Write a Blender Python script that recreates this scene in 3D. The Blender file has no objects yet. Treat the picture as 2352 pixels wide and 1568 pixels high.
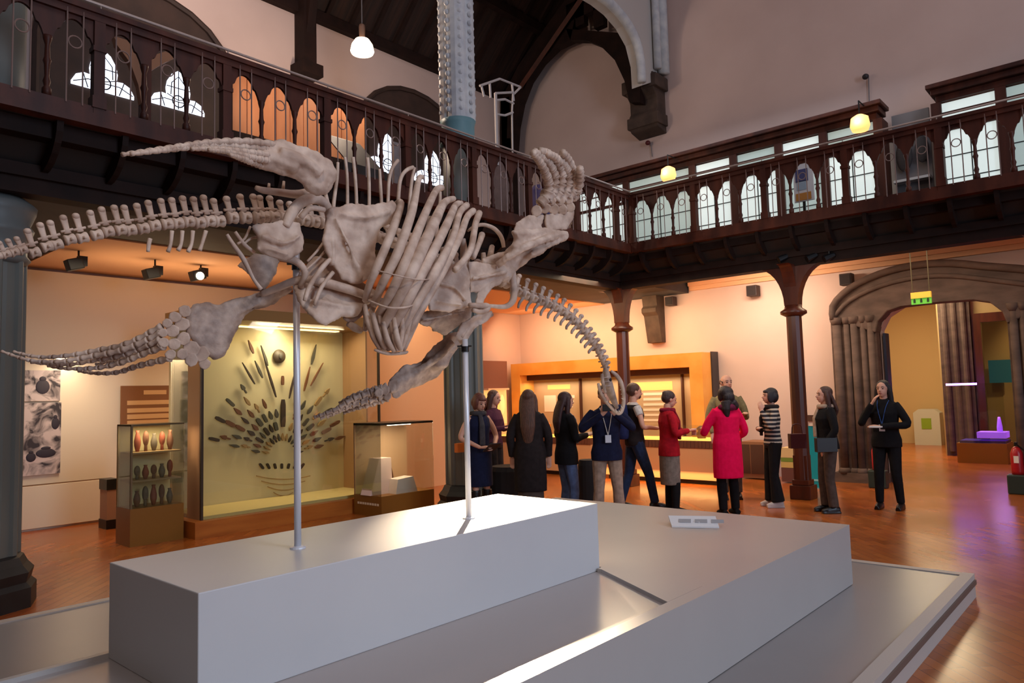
import bpy, bmesh, math, random
from mathutils import Vector, Matrix, Quaternion
from mathutils.geometry import tessellate_polygon
random.seed(7)
C = bpy.context.scene.collection
PI = math.pi
# ---------------------------------------------------------------- camera model (metres; z up; hall runs along +Y)
F=1665.; H=1.63; PIT=math.radians(4.2); ROL=math.radians(-1.55); YAW=math.radians(41.5)
CX,CY=1176.,784.
def ray(px,py):
    u,v=(px-CX)/F,(py-CY)/F
    c,s=math.cos(ROL),math.sin(ROL)
    a=c*u+s*v; b=-s*u+c*v
    c,s=math.cos(PIT),math.sin(PIT)
    Yf=c+s*b; Z=s-c*b
    c,s=math.cos(YAW),math.sin(YAW)
    return Vector((a*c-Yf*s, a*s+Yf*c, Z))
def P(px,py,x=None,y=None,z=None):
    d=ray(px,py)
    t=(z-H)/d.z if z is not None else (x/d.x if x is not None else y/d.y)
    return Vector((0,0,H))+d*t
def pxm(px,py,x=None,y=None,z=None):      # metres per pixel there
    d=ray(px,py)
    t=(z-H)/d.z if z is not None else (x/d.x if x is not None else y/d.y)
    return t/F
# ---------------------------------------------------------------- materials
def lin(c):
    return tuple(((v/255)/12.92 if v/255<=0.04045 else (((v/255)+0.055)/1.055)**2.4) for v in c)+(1,)
_M={}
def mat(name,c,rough=.6,metal=0,c2=None,scale=6,bump=0,emit=0,ecol=None,spec=.5,trans=0,alpha=1,stretch=(1,1,1),coat=0,det=6):
    if name in _M: return _M[name]
    m=bpy.data.materials.new(name); m.use_nodes=True; nt=m.node_tree; b=nt.nodes['Principled BSDF']
    b.inputs['Base Color'].default_value=lin(c); b.inputs['Roughness'].default_value=rough
    b.inputs['Metallic'].default_value=metal; b.inputs['Specular IOR Level'].default_value=spec
    b.inputs['Transmission Weight'].default_value=trans; b.inputs['Alpha'].default_value=alpha
    b.inputs['Coat Weight'].default_value=coat; b.inputs['Coat Roughness'].default_value=.12
    if c2 or bump:
        tc=nt.nodes.new('ShaderNodeTexCoord'); mp=nt.nodes.new('ShaderNodeMapping'); mp.inputs['Scale'].default_value=stretch
        nt.links.new(tc.outputs['Object'],mp.inputs['Vector'])
        n=nt.nodes.new('ShaderNodeTexNoise'); n.inputs['Scale'].default_value=scale; n.inputs['Detail'].default_value=det
        nt.links.new(mp.outputs[0],n.inputs['Vector'])
        if c2:
            r=nt.nodes.new('ShaderNodeValToRGB'); r.color_ramp.elements[0].position=.35; r.color_ramp.elements[1].position=.65
            r.color_ramp.elements[0].color=lin(c); r.color_ramp.elements[1].color=lin(c2)
            nt.links.new(n.outputs['Fac'],r.inputs['Fac']); nt.links.new(r.outputs['Color'],b.inputs['Base Color'])
        if bump:
            bp=nt.nodes.new('ShaderNodeBump'); bp.inputs['Strength'].default_value=bump; bp.inputs['Distance'].default_value=.02
            nt.links.new(n.outputs['Fac'],bp.inputs['Height']); nt.links.new(bp.outputs['Normal'],b.inputs['Normal'])
    if emit:
        b.inputs['Emission Color'].default_value=lin(ecol or c); b.inputs['Emission Strength'].default_value=emit
    _M[name]=m; return m
def glass_mat(name,tint=(248,250,244),a=.1,rough=.03):
    if name in _M: return _M[name]
    m=bpy.data.materials.new(name); m.use_nodes=True; nt=m.node_tree; nt.nodes.clear()
    o=nt.nodes.new('ShaderNodeOutputMaterial'); t=nt.nodes.new('ShaderNodeBsdfTransparent'); t.inputs[0].default_value=lin(tint)
    g=nt.nodes.new('ShaderNodeBsdfGlossy'); g.inputs['Roughness'].default_value=rough
    f=nt.nodes.new('ShaderNodeFresnel'); f.inputs['IOR'].default_value=1.45
    mu=nt.nodes.new('ShaderNodeMath'); mu.operation='MULTIPLY_ADD'; mu.inputs[1].default_value=.8; mu.inputs[2].default_value=a*.3
    x=nt.nodes.new('ShaderNodeMixShader'); nt.links.new(f.outputs[0],mu.inputs[0]); nt.links.new(mu.outputs[0],x.inputs[0])
    nt.links.new(t.outputs[0],x.inputs[1]); nt.links.new(g.outputs[0],x.inputs[2]); nt.links.new(x.outputs[0],o.inputs[0])
    _M[name]=m; return m
# ---------------------------------------------------------------- mesh builder
def V(*a): return Vector(a)
class MB:
    def __init__(s): s.b=bmesh.new()
    def box(s,c,d,rz=0,M=None):
        r=bmesh.ops.create_cube(s.b,size=1)['verts']
        T=Matrix.Translation(Vector(c))@Matrix.Rotation(rz,4,'Z')@(M or Matrix.Identity(4))@Matrix.Diagonal((d[0],d[1],d[2],1))
        bmesh.ops.transform(s.b,matrix=T,verts=r); return s
    def bb(s,a,b):
        a=Vector(a);b=Vector(b); return s.box((a+b)/2,[abs(b[i]-a[i]) for i in range(3)])
    def ell(s,c,r,M=None,seg=16):
        v=bmesh.ops.create_uvsphere(s.b,u_segments=seg,v_segments=max(6,seg*2//3),radius=1)['verts']
        T=Matrix.Translation(Vector(c))@(M or Matrix.Identity(4))@Matrix.Diagonal((r[0],r[1],r[2],1))
        bmesh.ops.transform(s.b,matrix=T,verts=v); return s
    def tube(s,pts,rad,n=8,flat=1,up=None,smooth=False,cap=True):
        pts=[Vector(p) for p in pts]
        if not hasattr(rad,'__len__'): rad=[rad]*len(pts)
        if smooth and len(pts)>2: pts,rad=crm(pts,rad,smooth)
        rings=[]; prev=None
        for i,p in enumerate(pts):
            t=(pts[min(i+1,len(pts)-1)]-pts[max(i-1,0)])
            if t.length<1e-9: t=V(0,0,1)
            t.normalize()
            if prev is None:
                a=Vector(up) if up else (V(0,0,1) if abs(t.z)<.9 else V(1,0,0))
                u=(a-t*a.dot(t)).normalized()
            else:
                u=(prev-t*prev.dot(t))
                u=u.normalized() if u.length>1e-6 else t.orthogonal().normalized()
            prev=u; w=t.cross(u)
            rings.append([s.b.verts.new(p+(u*math.cos(2*PI*k/n)+w*math.sin(2*PI*k/n)*flat)*rad[i]) for k in range(n)])
        for A,B in zip(rings,rings[1:]):
            for k in range(n): s.b.faces.new((A[k],A[(k+1)%n],B[(k+1)%n],B[k]))
        if cap:
            s.b.faces.new(rings[0][::-1]); s.b.faces.new(rings[-1])
        return s
    def loft(s,rings,n=20):                 # rings: (z, rx, ry, cx, cy)
        R=[]
        for r in rings:
            z,rx,ry=r[:3]; cx=r[3] if len(r)>3 else 0; cy=r[4] if len(r)>4 else 0
            R.append([s.b.verts.new((cx+rx*math.cos(2*PI*k/n),cy+ry*math.sin(2*PI*k/n),z)) for k in range(n)])
        for A,B in zip(R,R[1:]):
            for k in range(n): s.b.faces.new((A[k],A[(k+1)%n],B[(k+1)%n],B[k]))
        s.b.faces.new(R[0][::-1]); s.b.faces.new(R[-1]); return s
    def lathe(s,c,prof,n=16,M=None):        # prof: (r,z)
        c=Vector(c); R=[]
        for r,z in prof:
            R.append([s.b.verts.new(c+((M@V(r*math.cos(2*PI*k/n),r*math.sin(2*PI*k/n),z)) if M else V(r*math.cos(2*PI*k/n),r*math.sin(2*PI*k/n),z))) for k in range(n)])
        for A,B in zip(R,R[1:]):
            for k in range(n): s.b.faces.new((A[k],A[(k+1)%n],B[(k+1)%n],B[k]))
        s.b.faces.new(R[0][::-1]); s.b.faces.new(R[-1]); return s
    def prism(s,pts,off):                   # planar outline extruded by off
        off=Vector(off); q=[]
        for p in pts:
            p=Vector(p)
            if not q or (p-q[-1]).length>1e-5: q.append(p)
        if (q[0]-q[-1]).length<1e-5: q.pop()
        A=[s.b.verts.new(p) for p in q]; B=[s.b.verts.new(p+off) for p in q]; n=len(A)
        for t in tessellate_polygon([q]):
            try:
                s.b.faces.new([A[i] for i in t]); s.b.faces.new([B[i] for i in reversed(t)])
            except ValueError: pass
        for k in range(n): s.b.faces.new((A[k],B[k],B[(k+1)%n],A[(k+1)%n]))
        return s
    def build(s,name,m,parent=None,smooth=False,mods=None,kind=None,label=None,bevel=0,origin=None):
        bmesh.ops.recalc_face_normals(s.b,faces=s.b.faces[:])
        me=bpy.data.meshes.new(name); s.b.to_mesh(me); s.b.free()
        if smooth: me.polygons.foreach_set('use_smooth',[True]*len(me.polygons))
        me.materials.append(m)
        o=bpy.data.objects.new(name,me); C.objects.link(o)
        if parent is not None: o.parent=parent
        if kind: o['kind']=kind
        if label: o['label']=label
        if bevel:
            q=o.modifiers.new('bevel','BEVEL'); q.width=bevel; q.segments=2; q.limit_method='ANGLE'; q.angle_limit=.6
        if mods: mods(o)
        return o
def crm(pts,rad,k):
    P_=[];R_=[]; n=len(pts)
    for i in range(n-1):
        p0=pts[max(i-1,0)];p1=pts[i];p2=pts[i+1];p3=pts[min(i+2,n-1)]
        for j in range(k):
            t=j/k
            P_.append(.5*((2*p1)+(p2-p0)*t+(2*p0-5*p1+4*p2-p3)*t*t+(3*p1-p0-3*p2+p3)*t**3))
            R_.append(rad[i]*(1-t)+rad[i+1]*t)
    P_.append(pts[-1]);R_.append(rad[-1]); return P_,R_
def remesh(v,sm=4,disp=0):
    def f(o):
        r=o.modifiers.new('r','REMESH'); r.mode='VOXEL'; r.voxel_size=v; r.use_smooth_shade=True
        if sm:
            s=o.modifiers.new('s','SMOOTH'); s.iterations=sm; s.factor=.5
        if disp:
            for nm,sz,st in (('bone_lumps',.09,disp),('bone_grain',.022,disp*.35)):
                t=bpy.data.textures.get(nm) or bpy.data.textures.new(nm,'CLOUDS'); t.noise_scale=sz; t.noise_depth=3
                d=o.modifiers.new('d','DISPLACE'); d.texture=t; d.strength=st; d.mid_level=.5; d.texture_coords='OBJECT' if 0 else 'LOCAL'
    return f
def thing(name,label,cat,loc=(0,0,0),group=None,rz=0):
    o=bpy.data.objects.new(name,None); C.objects.link(o); o.location=loc; o.rotation_euler=(0,0,rz)
    o.empty_display_size=.1; o['label']=label; o['category']=cat
    if group:o['group']=group
    return o
def tag(o,label,cat,group=None,kind=None):
    o['label']=label;o['category']=cat
    if group:o['group']=group
    if kind:o['kind']=kind
    return o
def rel(root): # children were authored in world coordinates: keep them where they stand
    M=(Matrix.Translation(root.location)@root.rotation_euler.to_matrix().to_4x4()).inverted()
    for ch in C.objects:
        if ch.parent is root: ch.matrix_parent_inverse=M
def ctree(o,parent=None):
    c=o.copy(); C.objects.link(c); c.parent=parent
    for ch in o.children: ctree(ch,c)
    return c
# ---------------------------------------------------------------- palette
wood=mat('dark_wood',(58,27,20),.5,spec=.3,c2=(88,44,30),scale=5,stretch=(1,1,.15),bump=.15)
woodd=mat('darker_wood',(30,18,15),.7,spec=.2,c2=(42,25,20),scale=4,bump=.1)
woodr=mat('redbrown_wood',(92,42,26),.35,c2=(66,30,20),scale=7,stretch=(1,1,.12),bump=.1)
plaster=mat('pale_plaster',(214,188,178),.85,c2=(208,182,172),scale=1.2,bump=.05)
plasterl=mat('cream_plaster',(236,214,190),.8,c2=(230,208,184),scale=2)
stone=mat('brown_stone',(104,84,76),.85,c2=(82,66,60),scale=3,bump=.4,stretch=(1,1,2.5))
stoned=mat('dark_stone',(84,66,56),.85,c2=(64,50,42),scale=4,bump=.4)
white=mat('white_board',(205,203,203),.42,c2=(199,197,198),scale=1,spec=.45)
whites=mat('grey_white_top',(176,170,168),.3,c2=(170,164,162),scale=1.5,spec=.5)
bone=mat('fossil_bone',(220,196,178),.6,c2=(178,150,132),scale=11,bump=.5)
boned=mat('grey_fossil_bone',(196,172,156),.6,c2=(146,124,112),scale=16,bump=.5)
steel=mat('brushed_steel',(228,230,238),.35,.25)
teal=mat('grey_green_paint',(112,114,108),.5,c2=(98,102,98),scale=2,stretch=(1,1,.3))
palecol=mat('pale_ribbed_paint',(214,216,216),.6,c2=(190,194,200),scale=6,bump=.2)
blk=mat('black_metal',(16,16,18),.4)
orange=mat('orange_oak',(190,112,44),.35,c2=(170,94,34),scale=5,stretch=(.3,.3,2))
ochre=mat('ochre_base',(140,92,20),.4)
glass=glass_mat('clear_glass')
# ================================================================ SETTING
def struct(mb,name,m,**k): return mb.build(name,m,kind='structure',**k)
def floor_mat():
    m=bpy.data.materials.new('parquet'); m.use_nodes=True; nt=m.node_tree; b=nt.nodes['Principled BSDF']; L=nt.links.new
    tc=nt.nodes.new('ShaderNodeTexCoord'); mp=nt.nodes.new('ShaderNodeMapping'); mp.inputs['Rotation'].default_value=(0,0,PI/4)
    L(tc.outputs['Object'],mp.inputs[0])
    br=nt.nodes.new('ShaderNodeTexBrick'); br.inputs['Scale'].default_value=3.2; br.inputs['Mortar Size'].default_value=.004
    br.inputs['Brick Width'].default_value=1.2; br.inputs['Row Height'].default_value=.28
    br.inputs['Color1'].default_value=lin((190,106,46)); br.inputs['Color2'].default_value=lin((166,88,36)); br.inputs['Mortar'].default_value=lin((92,46,20))
    L(mp.outputs[0],br.inputs['Vector'])
    n=nt.nodes.new('ShaderNodeTexNoise'); n.inputs['Scale'].default_value=1.3; L(tc.outputs['Object'],n.inputs['Vector'])
    mx=nt.nodes.new('ShaderNodeMixRGB'); mx.blend_type='MULTIPLY'; mx.inputs[0].default_value=.35
    L(br.outputs['Color'],mx.inputs[1]); L(n.outputs['Color'],mx.inputs[2]); L(mx.outputs[0],b.inputs['Base Color'])
    r=nt.nodes.new('ShaderNodeMapRange'); r.inputs[3].default_value=.16; r.inputs[4].default_value=.30; L(n.outputs['Fac'],r.inputs[0]); L(r.outputs[0],b.inputs['Roughness'])
    b.inputs['Specular IOR Level'].default_value=.55
    return m
fl=struct(MB().bb((-12,-7,-.2),(9,26,0)),'floor',floor_mat())
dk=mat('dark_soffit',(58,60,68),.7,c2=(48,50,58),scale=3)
# outer wall of the aisle, end wall (with a doorway), far sides
struct(MB().bb((-11.7,-7,0),(-11.5,13.3,12)),'wall_left',plaster)
D0,D1,DZ=-3.45,-1.62,2.45      # door opening (x0,x1, spring)
ew=MB(); ew.bb((-11.7,13.3,0),(D0,13.6,13.5)); ew.bb((D1,13.3,0),(9,13.6,13.5))
arch=[(D0,13.3,2.55),(D0,13.3,13.5),(D1,13.3,13.5),(D1,13.3,2.55)]
cx=(D0+D1)/2
arc=[(D1-.12,13.3,2.78),(D1-.35,13.3,2.92),(cx,13.3,2.96),(D0+.35,13.3,2.92),(D0+.12,13.3,2.78)]
ew.prism(arch+arc,(0,.3,0))
struct(ew,'wall_end',plaster)
struct(MB().bb((9,-7,0),(9.2,13.6,13.5)),'wall_right',plaster)
struct(MB().bb((-11.7,-7.2,0),(9.2,-7,13.5)),'wall_rear',mat('dark_panelling',(70,58,52),.7))
struct(MB().bb((-7.3,-7.2,13.5),(9.2,13.6,13.7)),'ceiling',plaster)
# room seen through the stone doorway
bk=MB(); bk.bb((-6.3,22.4,0),(-3.7,22.6,4.2)); bk.bb((-3.7,19.2,0),(-3.5,22.6,4.2)); bk.bb((-3.7,19.0,0),(-2.95,19.2,4.2)); bk.bb((-2.95,19.0,3.0),(-1.9,19.2,4.2)); bk.bb((-1.9,19.0,0),(1.5,19.2,4.2)); bk.bb((-3.9,23.2,0),(1.5,23.4,4.2))
struct(bk,'wall_back_room',mat('ochre_cream_wall',(196,168,120),.8))
struct(MB().bb((-6.3,13.6,4.2),(1.5,23.4,4.3)),'ceiling_back_room',plasterl)
struct(MB().bb((-6.4,13.6,0),(-6.2,22.6,4.2)),'wall_back_room_left',mat('ochre_cream_wall',(0,0,0)))
struct(MB().bb((1.5,13.6,0),(1.6,19.2,4.2)),'wall_back_room_right',mat('ochre_cream_wall',(0,0,0)))
# balcony decks and soffits
struct(MB().bb((-11.5,-6,3.82),(-6.62,13.3,4.0)).bb((-6.62,10.52,3.82),(6,13.3,4.0)),'floor_balcony',woodd)
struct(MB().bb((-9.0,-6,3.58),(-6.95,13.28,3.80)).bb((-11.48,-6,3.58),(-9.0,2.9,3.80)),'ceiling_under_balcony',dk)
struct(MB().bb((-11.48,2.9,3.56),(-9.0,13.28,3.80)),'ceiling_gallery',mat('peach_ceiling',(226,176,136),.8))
struct(MB().bb((-6.95,10.98,3.79),(6,13.28,3.81)),'ceiling_entrance',mat('peach_ceiling',(0,0,0)))
struct(MB().bb((-6.9,13.16,3.70),(6,13.3,3.79)).bb((-6.9,13.22,3.62),(6,13.3,3.70)),'trim_1',mat('peach_ceiling',(0,0,0)))
# aisle roof: sloping boards + rafters
z0=8.95; sl=1.0
def rz_(x): return z0+sl*(x+11.5)
roof=mat('roof_boards',(50,28,20),.6,c2=(30,17,13),scale=3,stretch=(.3,6,.3),bump=.3)
m=MB(); m.prism([(-11.5,-6,z0),(-7.0,-6,rz_(-7.0)),(-7.0,13.3,rz_(-7.0)),(-11.5,13.3,z0)],(0,0,.12)); struct(m,'ceiling_aisle',roof)
m=MB()
for i in range(24):
    y=.6+i*.55
    m.prism([(-11.5,y,z0-.1),(-7.0,y,rz_(-7.0)-.1),(-7.0,y,rz_(-7.0)),(-11.5,y,z0)],(0,.08,0))
for x in (-10.2,-8.9): m.box((x,5.5,rz_(x)-.14),(.16,15.5,.2))
struct(m,'trim_2',woodd)
struct(MB().bb((-11.5,-6,8.78),(-11.36,13.3,8.98)),'trim_3',woodd)
# ---- beams of the balcony edge
struct(MB().bb((-7.15,-3,3.42),(-6.95,11.0,3.62)).bb((-7.2,-3,3.55),(-6.9,11.0,3.66)),'trim_4',woodd)
struct(MB().bb((-6.95,10.75,3.42),(6,10.98,3.62)).bb((-6.95,10.7,3.55),(6,11.02,3.66)),'trim_5',woodd)
# dark cove boards behind brackets
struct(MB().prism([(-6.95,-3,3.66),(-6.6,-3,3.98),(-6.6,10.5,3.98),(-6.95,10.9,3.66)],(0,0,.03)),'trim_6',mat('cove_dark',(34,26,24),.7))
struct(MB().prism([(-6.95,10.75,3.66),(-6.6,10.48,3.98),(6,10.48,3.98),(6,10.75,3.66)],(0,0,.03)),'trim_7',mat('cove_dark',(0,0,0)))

# ================================================================ BALUSTRADES
def arch_panel(a,b,z0,z1,n,t):     # a,b: ends of the bay (Vector xy); header with cusped pointed arch
    d=b-a; L=d.length; u=d/L
    pts2=[(0,z0),(0,z1),(L,z1),(L,z0),(L*.93,z0)]
    ap=z1-.045
    for k in range(0,9):
        f=k/8; x=L*(.93-.43*f)
        zz=z0+(ap-z0)*(math.sin(f*PI/2)**.8)
        if k in(3,): zz-=.025
        pts2.append((x,zz))
    for k in range(7,-1,-1):
        f=k/8; x=L*(.07+.43*f)
        zz=z0+(ap-z0)*(math.sin(f*PI/2)**.8)
        if k in(3,): zz-=.025
        pts2.append((x,zz))
    m=MB(); m.prism([(a.x+u.x*x,a.y+u.y*x,z) for x,z in pts2],n*t); return m
def balustrade(a,b,nb,nrm,label,post_every=3,first_post=0):
    a=Vector(a);b=Vector(b); d=b-a; u=d.normalized(); L=d.length/nb; nrm=Vector(nrm)
    root=thing('balcony_balustrade',label,'balustrade',(a.x,a.y,4.0))
    mid=(a+b)/2
    def bar(w,z0,z1,off=0):
        c=mid+nrm*off; ln=(b-a).length
        sx=abs(u.x)*ln+abs(u.y)*w; sy=abs(u.y)*ln+abs(u.x)*w
        return ((c.x,c.y,(z0+z1)/2),(sx,sy,z1-z0))
    m=MB()
    for w,q0,q1 in ((.10,4.0,4.06),(.075,4.06,4.12),(.13,3.95,4.0)): m.box(*bar(w,q0,q1))
    m.build('base_rail',wood,root)
    m=MB(); m.box(*bar(.09,4.86,4.92)); m.box(*bar(.14,4.92,4.965)); m.build('handrail',wood,root)
    m=MB()
    e=(b-a).normalized()*0
    m.tube([(a.x+nrm.x*.05,a.y+nrm.y*.05,5.005),(b.x+nrm.x*.05,b.y+nrm.y*.05,5.005)],.013)
    for k in range(nb//3+1):
        p=a+u*(k*3*L)+nrm*.05; m.tube([(p.x,p.y,4.95),(p.x,p.y,5.005)],.006,n=6)
    m.build('metal_guard_rail',mat('pale_brass',(196,180,170),.35,.4),root)
    base=None
    for k in range(nb):
        p=a+u*k*L; q=p+u*L
        arch_panel(p-nrm*.015,q-nrm*.015,4.60,4.87,nrm,.03).build('arch_panel',wood,root)
    for k in range(nb+1):
        p=a+u*k*L
        if (k-first_post)%post_every==0:
            m=MB(); m.box((p.x,p.y,4.45),(.085,.085,.9)); m.box((p.x,p.y,4.16),(.11,.11,.1)); m.box((p.x,p.y,4.62),(.105,.105,.04))
            m.build('newel_post',wood,root)
        else:
            m=MB(); m.lathe((p.x,p.y,4.12),[(.035,0),(.035,.06),(.02,.08),(.03,.12),(.018,.16),(.022,.26),(.032,.29),(.022,.32),(.018,.42),(.032,.47),(.036,.5)],10)
            m.build('baluster',wood,root,smooth=True)
    rodm=mat('thin_rod',(150,126,118),.4,.3)
    for k in range(nb):
        c=a+u*(k+.5)*L+nrm*.04
        m=MB()
        for s in (-1,1):
            p=c+u*s*.06
            m.tube([(p.x,p.y,4.1),(p.x,p.y,4.9)],.0065,n=6)
        ring=[(c.x+u.x*math.cos(t*PI/8)*.05,c.y+u.y*math.cos(t*PI/8)*.05,4.62+math.sin(t*PI/8)*.05) for t in range(17)]
        m.tube(ring,.006,n=6); m.build('guard_rods',rodm,root)
    rel(root); return root
balustrade((-6.5,-.08,0),(-6.5,10.4,0),28,(1,0,0),'dark carved wooden balustrade with arched openings along the left balcony',3,0)
balustrade((-6.42,10.4,0),(0.80,10.4,0),19,(0,-1,0),'dark carved wooden balustrade with arched openings along the right balcony facing the hall',3,0)
# curved brackets under both balconies
def bracket(x,y,dx,dy):
    m=MB(); pts=[]
    for k in range(7):
        t=k/6*PI/2
        pts.append((.02+.44*math.sin(t)*1.0, 3.60+.36*(1-math.cos(t))))
    out=[(0,3.5)]+[(p[0],p[1]) for p in pts]+[(.46,4.0),(.36,4.0)]
    for k in range(5,-1,-1): out.append((pts[k][0]*.78-.02,pts[k][1]+.1))
    w=.05
    if dx: m.prism([(x+a*dx,y-w/2,z) for a,z in out],(0,w,0))
    else: m.prism([(x-w/2,y+a*dy,z) for a,z in out],(w,0,0))
    return m
b0=bracket(0,0,1,0).build('balcony_bracket',woodd); b0.location=(-6.97,-.1,0)
tag(b0,'curved dark wooden bracket under the left balcony edge','bracket','curved brackets under the left balcony')
for k in range(1,22):
    c=b0.copy(); C.objects.link(c); c.location=(-6.97,-.1+k*.5,0)
b1=bracket(0,0,0,-1).build('balcony_bracket',woodd); b1.location=(-6.3,10.86,0)
tag(b1,'curved dark wooden bracket under the right balcony edge','bracket','curved brackets under the right balcony')
for k in range(1,14):
    c=b1.copy(); C.objects.link(c); c.location=(-6.3+k*.5,10.86,0)
# ================================================================ COLUMNS
def stone_col(x,y,label,ztop=12.5):
    r=thing('cast_iron_column',label,'column',(x,y,0))
    m=MB(); m.lathe((x,y,0),[(.40,0),(.40,.16),(.36,.2),(.38,.28),(.33,.34),(.30,.40),(.27,.42)],8); m.build('column_base',mat('dark_base_stone',(40,38,38),.5,c2=(30,28,28),scale=5),r)
    m=MB()
    n=24; 
    prof=[(.245,.42),(.245,2.85)]
    m.lathe((x,y,0),prof,20)
    for k in range(8):
        a=k*PI/4; m.tube([(x+.235*math.cos(a),y+.235*math.sin(a),.42),(x+.235*math.cos(a),y+.235*math.sin(a),2.9)],.045,n=8)
    m.build('shaft',teal,r,smooth=False)
    m=MB(); m.lathe((x,y,2.85),[(.26,0),(.30,.04),(.27,.08),(.27,.2),(.31,.26),(.32,.30),(.29,.34),(.33,.44),(.34,.5),(.28,.55),(.24,.58)],20); m.build('capital',mat('blue_grey_capital',(98,104,104),.5),r,smooth=True)
    m=MB(); m.lathe((x,y,0),[(.23,3.42),(.23,5.25)],20); m.build('upper_shaft',teal,r,smooth=True)
    m=MB(); m.lathe((x,y,0),[(.24,5.2),(.27,5.23),(.24,5.28),(.24,5.52),(.26,5.58)],20); m.build('collar',mat('teal_collar',(108,150,158),.5),r,smooth=True)
    m=MB(); 
    for k in range(4):
        a=k*PI/2+PI/4; m.lathe((x+.11*math.cos(a),y+.11*math.sin(a),0),[(.15,5.58),(.15,ztop)],14)
    z=5.7
    while z<ztop-.2:
        for k in range(8):
            a=k*PI/4+.2; m.ell((x+.24*math.cos(a),y+.24*math.sin(a),z),(.035,.035,.04),seg=6)
        z+=.13
    m.build('ribbed_upper_shaft',palecol,r)
    rel(r)
stone_col(-7.32,1.62,'grey-green column with black base at the far left of the hall',12.0)
stone_col(-7.3,7.2,'grey-green column with pale ribbed upper shaft standing through the left balcony',12.5)
def wood_col(x,y,label,flare=(.9,.9)):
    r=thing('wooden_column',label,'column',(x,y,0))
    m=MB(); m.box((x,y,.1),(.30,.30,.2)); m.box((x,y,.24),(.24,.24,.08)); m.build('column_base',woodr,r,bevel=.01)
    m=MB(); m.lathe((x,y,0),[(.12,.28),(.115,.6),(.11,2.7)],12); m.box((x,y,.45),(.19,.19,.36)); m.build('shaft',woodr,r)
    m=MB(); m.lathe((x,y,0),[(.12,2.68),(.19,2.72),(.19,2.76),(.13,2.80),(.12,2.85)],12); m.build('collar_ring',woodr,r,smooth=True)
    m=MB(); pr=[]
    for k in range(9):
        t=k/8; pr.append((.10+(flare[0]-.16)*(1-math.cos(t*PI/2))*.9+ (.06 if k==8 else 0),2.84+.6*math.sin(t*PI/2)))
    right=[(p,z) for p,z in pr]; out=right+[(pr[-1][0],3.44)]
    pts=[(x+p,y-.09,z) for p,z in out]+[(x-p,y-.09,z) for p,z in reversed(out)]
    m.prism(pts,(0,.18,0))
    pts=[(x-.09,y+p*.6,z) for p,z in out]+[(x-.09,y-p*.6,z) for p,z in reversed(out)]
    m.prism(pts,(.18,0,0))
    m.build('flared_head',woodr,r)
    rel(r)
wood_col(-3.98,10.86,'dark red-brown wooden column with flared head beside the turquoise panel',(.62,.6))
wood_col(-7.0,10.86,'dark wooden column at the balcony corner behind the skeleton skull',(.45,.4))
wood_col(-.65,10.86,'wooden column with flared head cut off by the right picture edge',(.7,.6))
# ================================================================ UPPER END: arcade arch, corbel, timber arch, roof trusses
m=MB(); X=-7.62
prof=[(.0,0),(.50,.0),(.52,-.10),(.50,-.34),(.38,-.44),(.34,-.5),(.34,-.72),(.40,-.80),(.40,-1.04),(.34,-1.12),(0,-1.2)]
zc=8.18
for hw,sc in ((.33,1),(.40,.0)):
    m.prism([(X-hw,13.3-q*.98,zc+z) for q,z in prof],(2*hw,0,0)) if sc else m.bb((X-.41,12.78,zc-.32),(X+.41,13.3,zc-.05)).bb((X-.37,12.88,zc-1.06),(X+.37,13.3,zc-.82))
st=m.build('stone_corbel',stoned,bevel=.02); tag(st,'carved dark stone corbel high on the end wall under the pale arch','corbel')
# pale arch rib rising from the corbel
m=MB(); inn=[];
cen=(13.0,8.18)
for px,py in ((1475,196),(1472,146),(1460,97),(1438,57),(1410,24),(1380,0),(1330,-30),(1280,-50)):
    p=P(px,py,x=X+.3); inn.append((p.y,p.z))
top=[(inn[-1][0],12.9),(13.3,12.9),(13.3,8.18)]
m.prism([(X+.06,y,z) for y,z in inn+top],(.24,0,0))
struct(m,'wall_arcade_spandrel',mat('pale_grey_plaster',(196,190,184),.8))
m=MB(); m.tube([(X+.33,y-.06,z+.04) for y,z in inn],.09,n=10,smooth=4); m.tube([(X+.42,13.12,8.18),(X+.42,13.12,12.8)],.12,n=12); m.tube([(X+.40,12.92,8.24),(X+.40,12.92,12.0)],.08,n=12)
o=m.build('pale_arch_moulding',palecol,smooth=True); tag(o,'pale painted arch moulding rising from the stone corbel','arch')
# timber arch truss in front of the end wall of the aisle
Y=12.75
inner=[(1178,345),(1182,290),(1193,235),(1212,185),(1240,143),(1275,108),(1310,92),(1345,92),(1380,106),(1412,138),(1434,185),(1446,235)]
outer=[(1470,235),(1470,185),(1452,120),(1420,75),(1300,66),(1345,0),(1400,-60),(1340,-60),(1190,150),(1150,230),(1146,345)]
m=MB(); A=[P(a,b,y=Y) for a,b in inner]; B=[P(a,b,y=Y) for a,b in outer]
m.prism(A+B,(0,.22,0))
m.bb(P(1322,62,y=Y),P(1340,4,y=Y)+V(0,.16,0)); m.bb(P(1364,66,y=Y),P(1384,2,y=Y)+V(0,.16,0)); 
m.bb(P(1300,12,y=Y),P(1430,-6,y=Y)+V(0,.16,0))
tr=m.build('timber_roof_truss',woodd); tag(tr,'dark arched timber roof truss against the pink end wall','roof truss')
p=P(1146,345,y=Y)
m=MB(); a=P(1160,225,y=Y); m.bb((a.x-.14,Y,4.0),(a.x+.14,Y+.22,a.z)); o=m.build('timber_wall_post',woodd); tag(o,'dark timber post at the aisle corner under the arched truss','post')
# orange-lit diagonal brace
a=P(1340,-10,y=Y-.1); b=P(1195,200,y=Y-.1)
m=MB(); m.tube([a,b],.07,n=4); o=m.build('diagonal_timber_brace',woodr); tag(o,'thin red-brown diagonal timber along the truss edge','brace')
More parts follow.
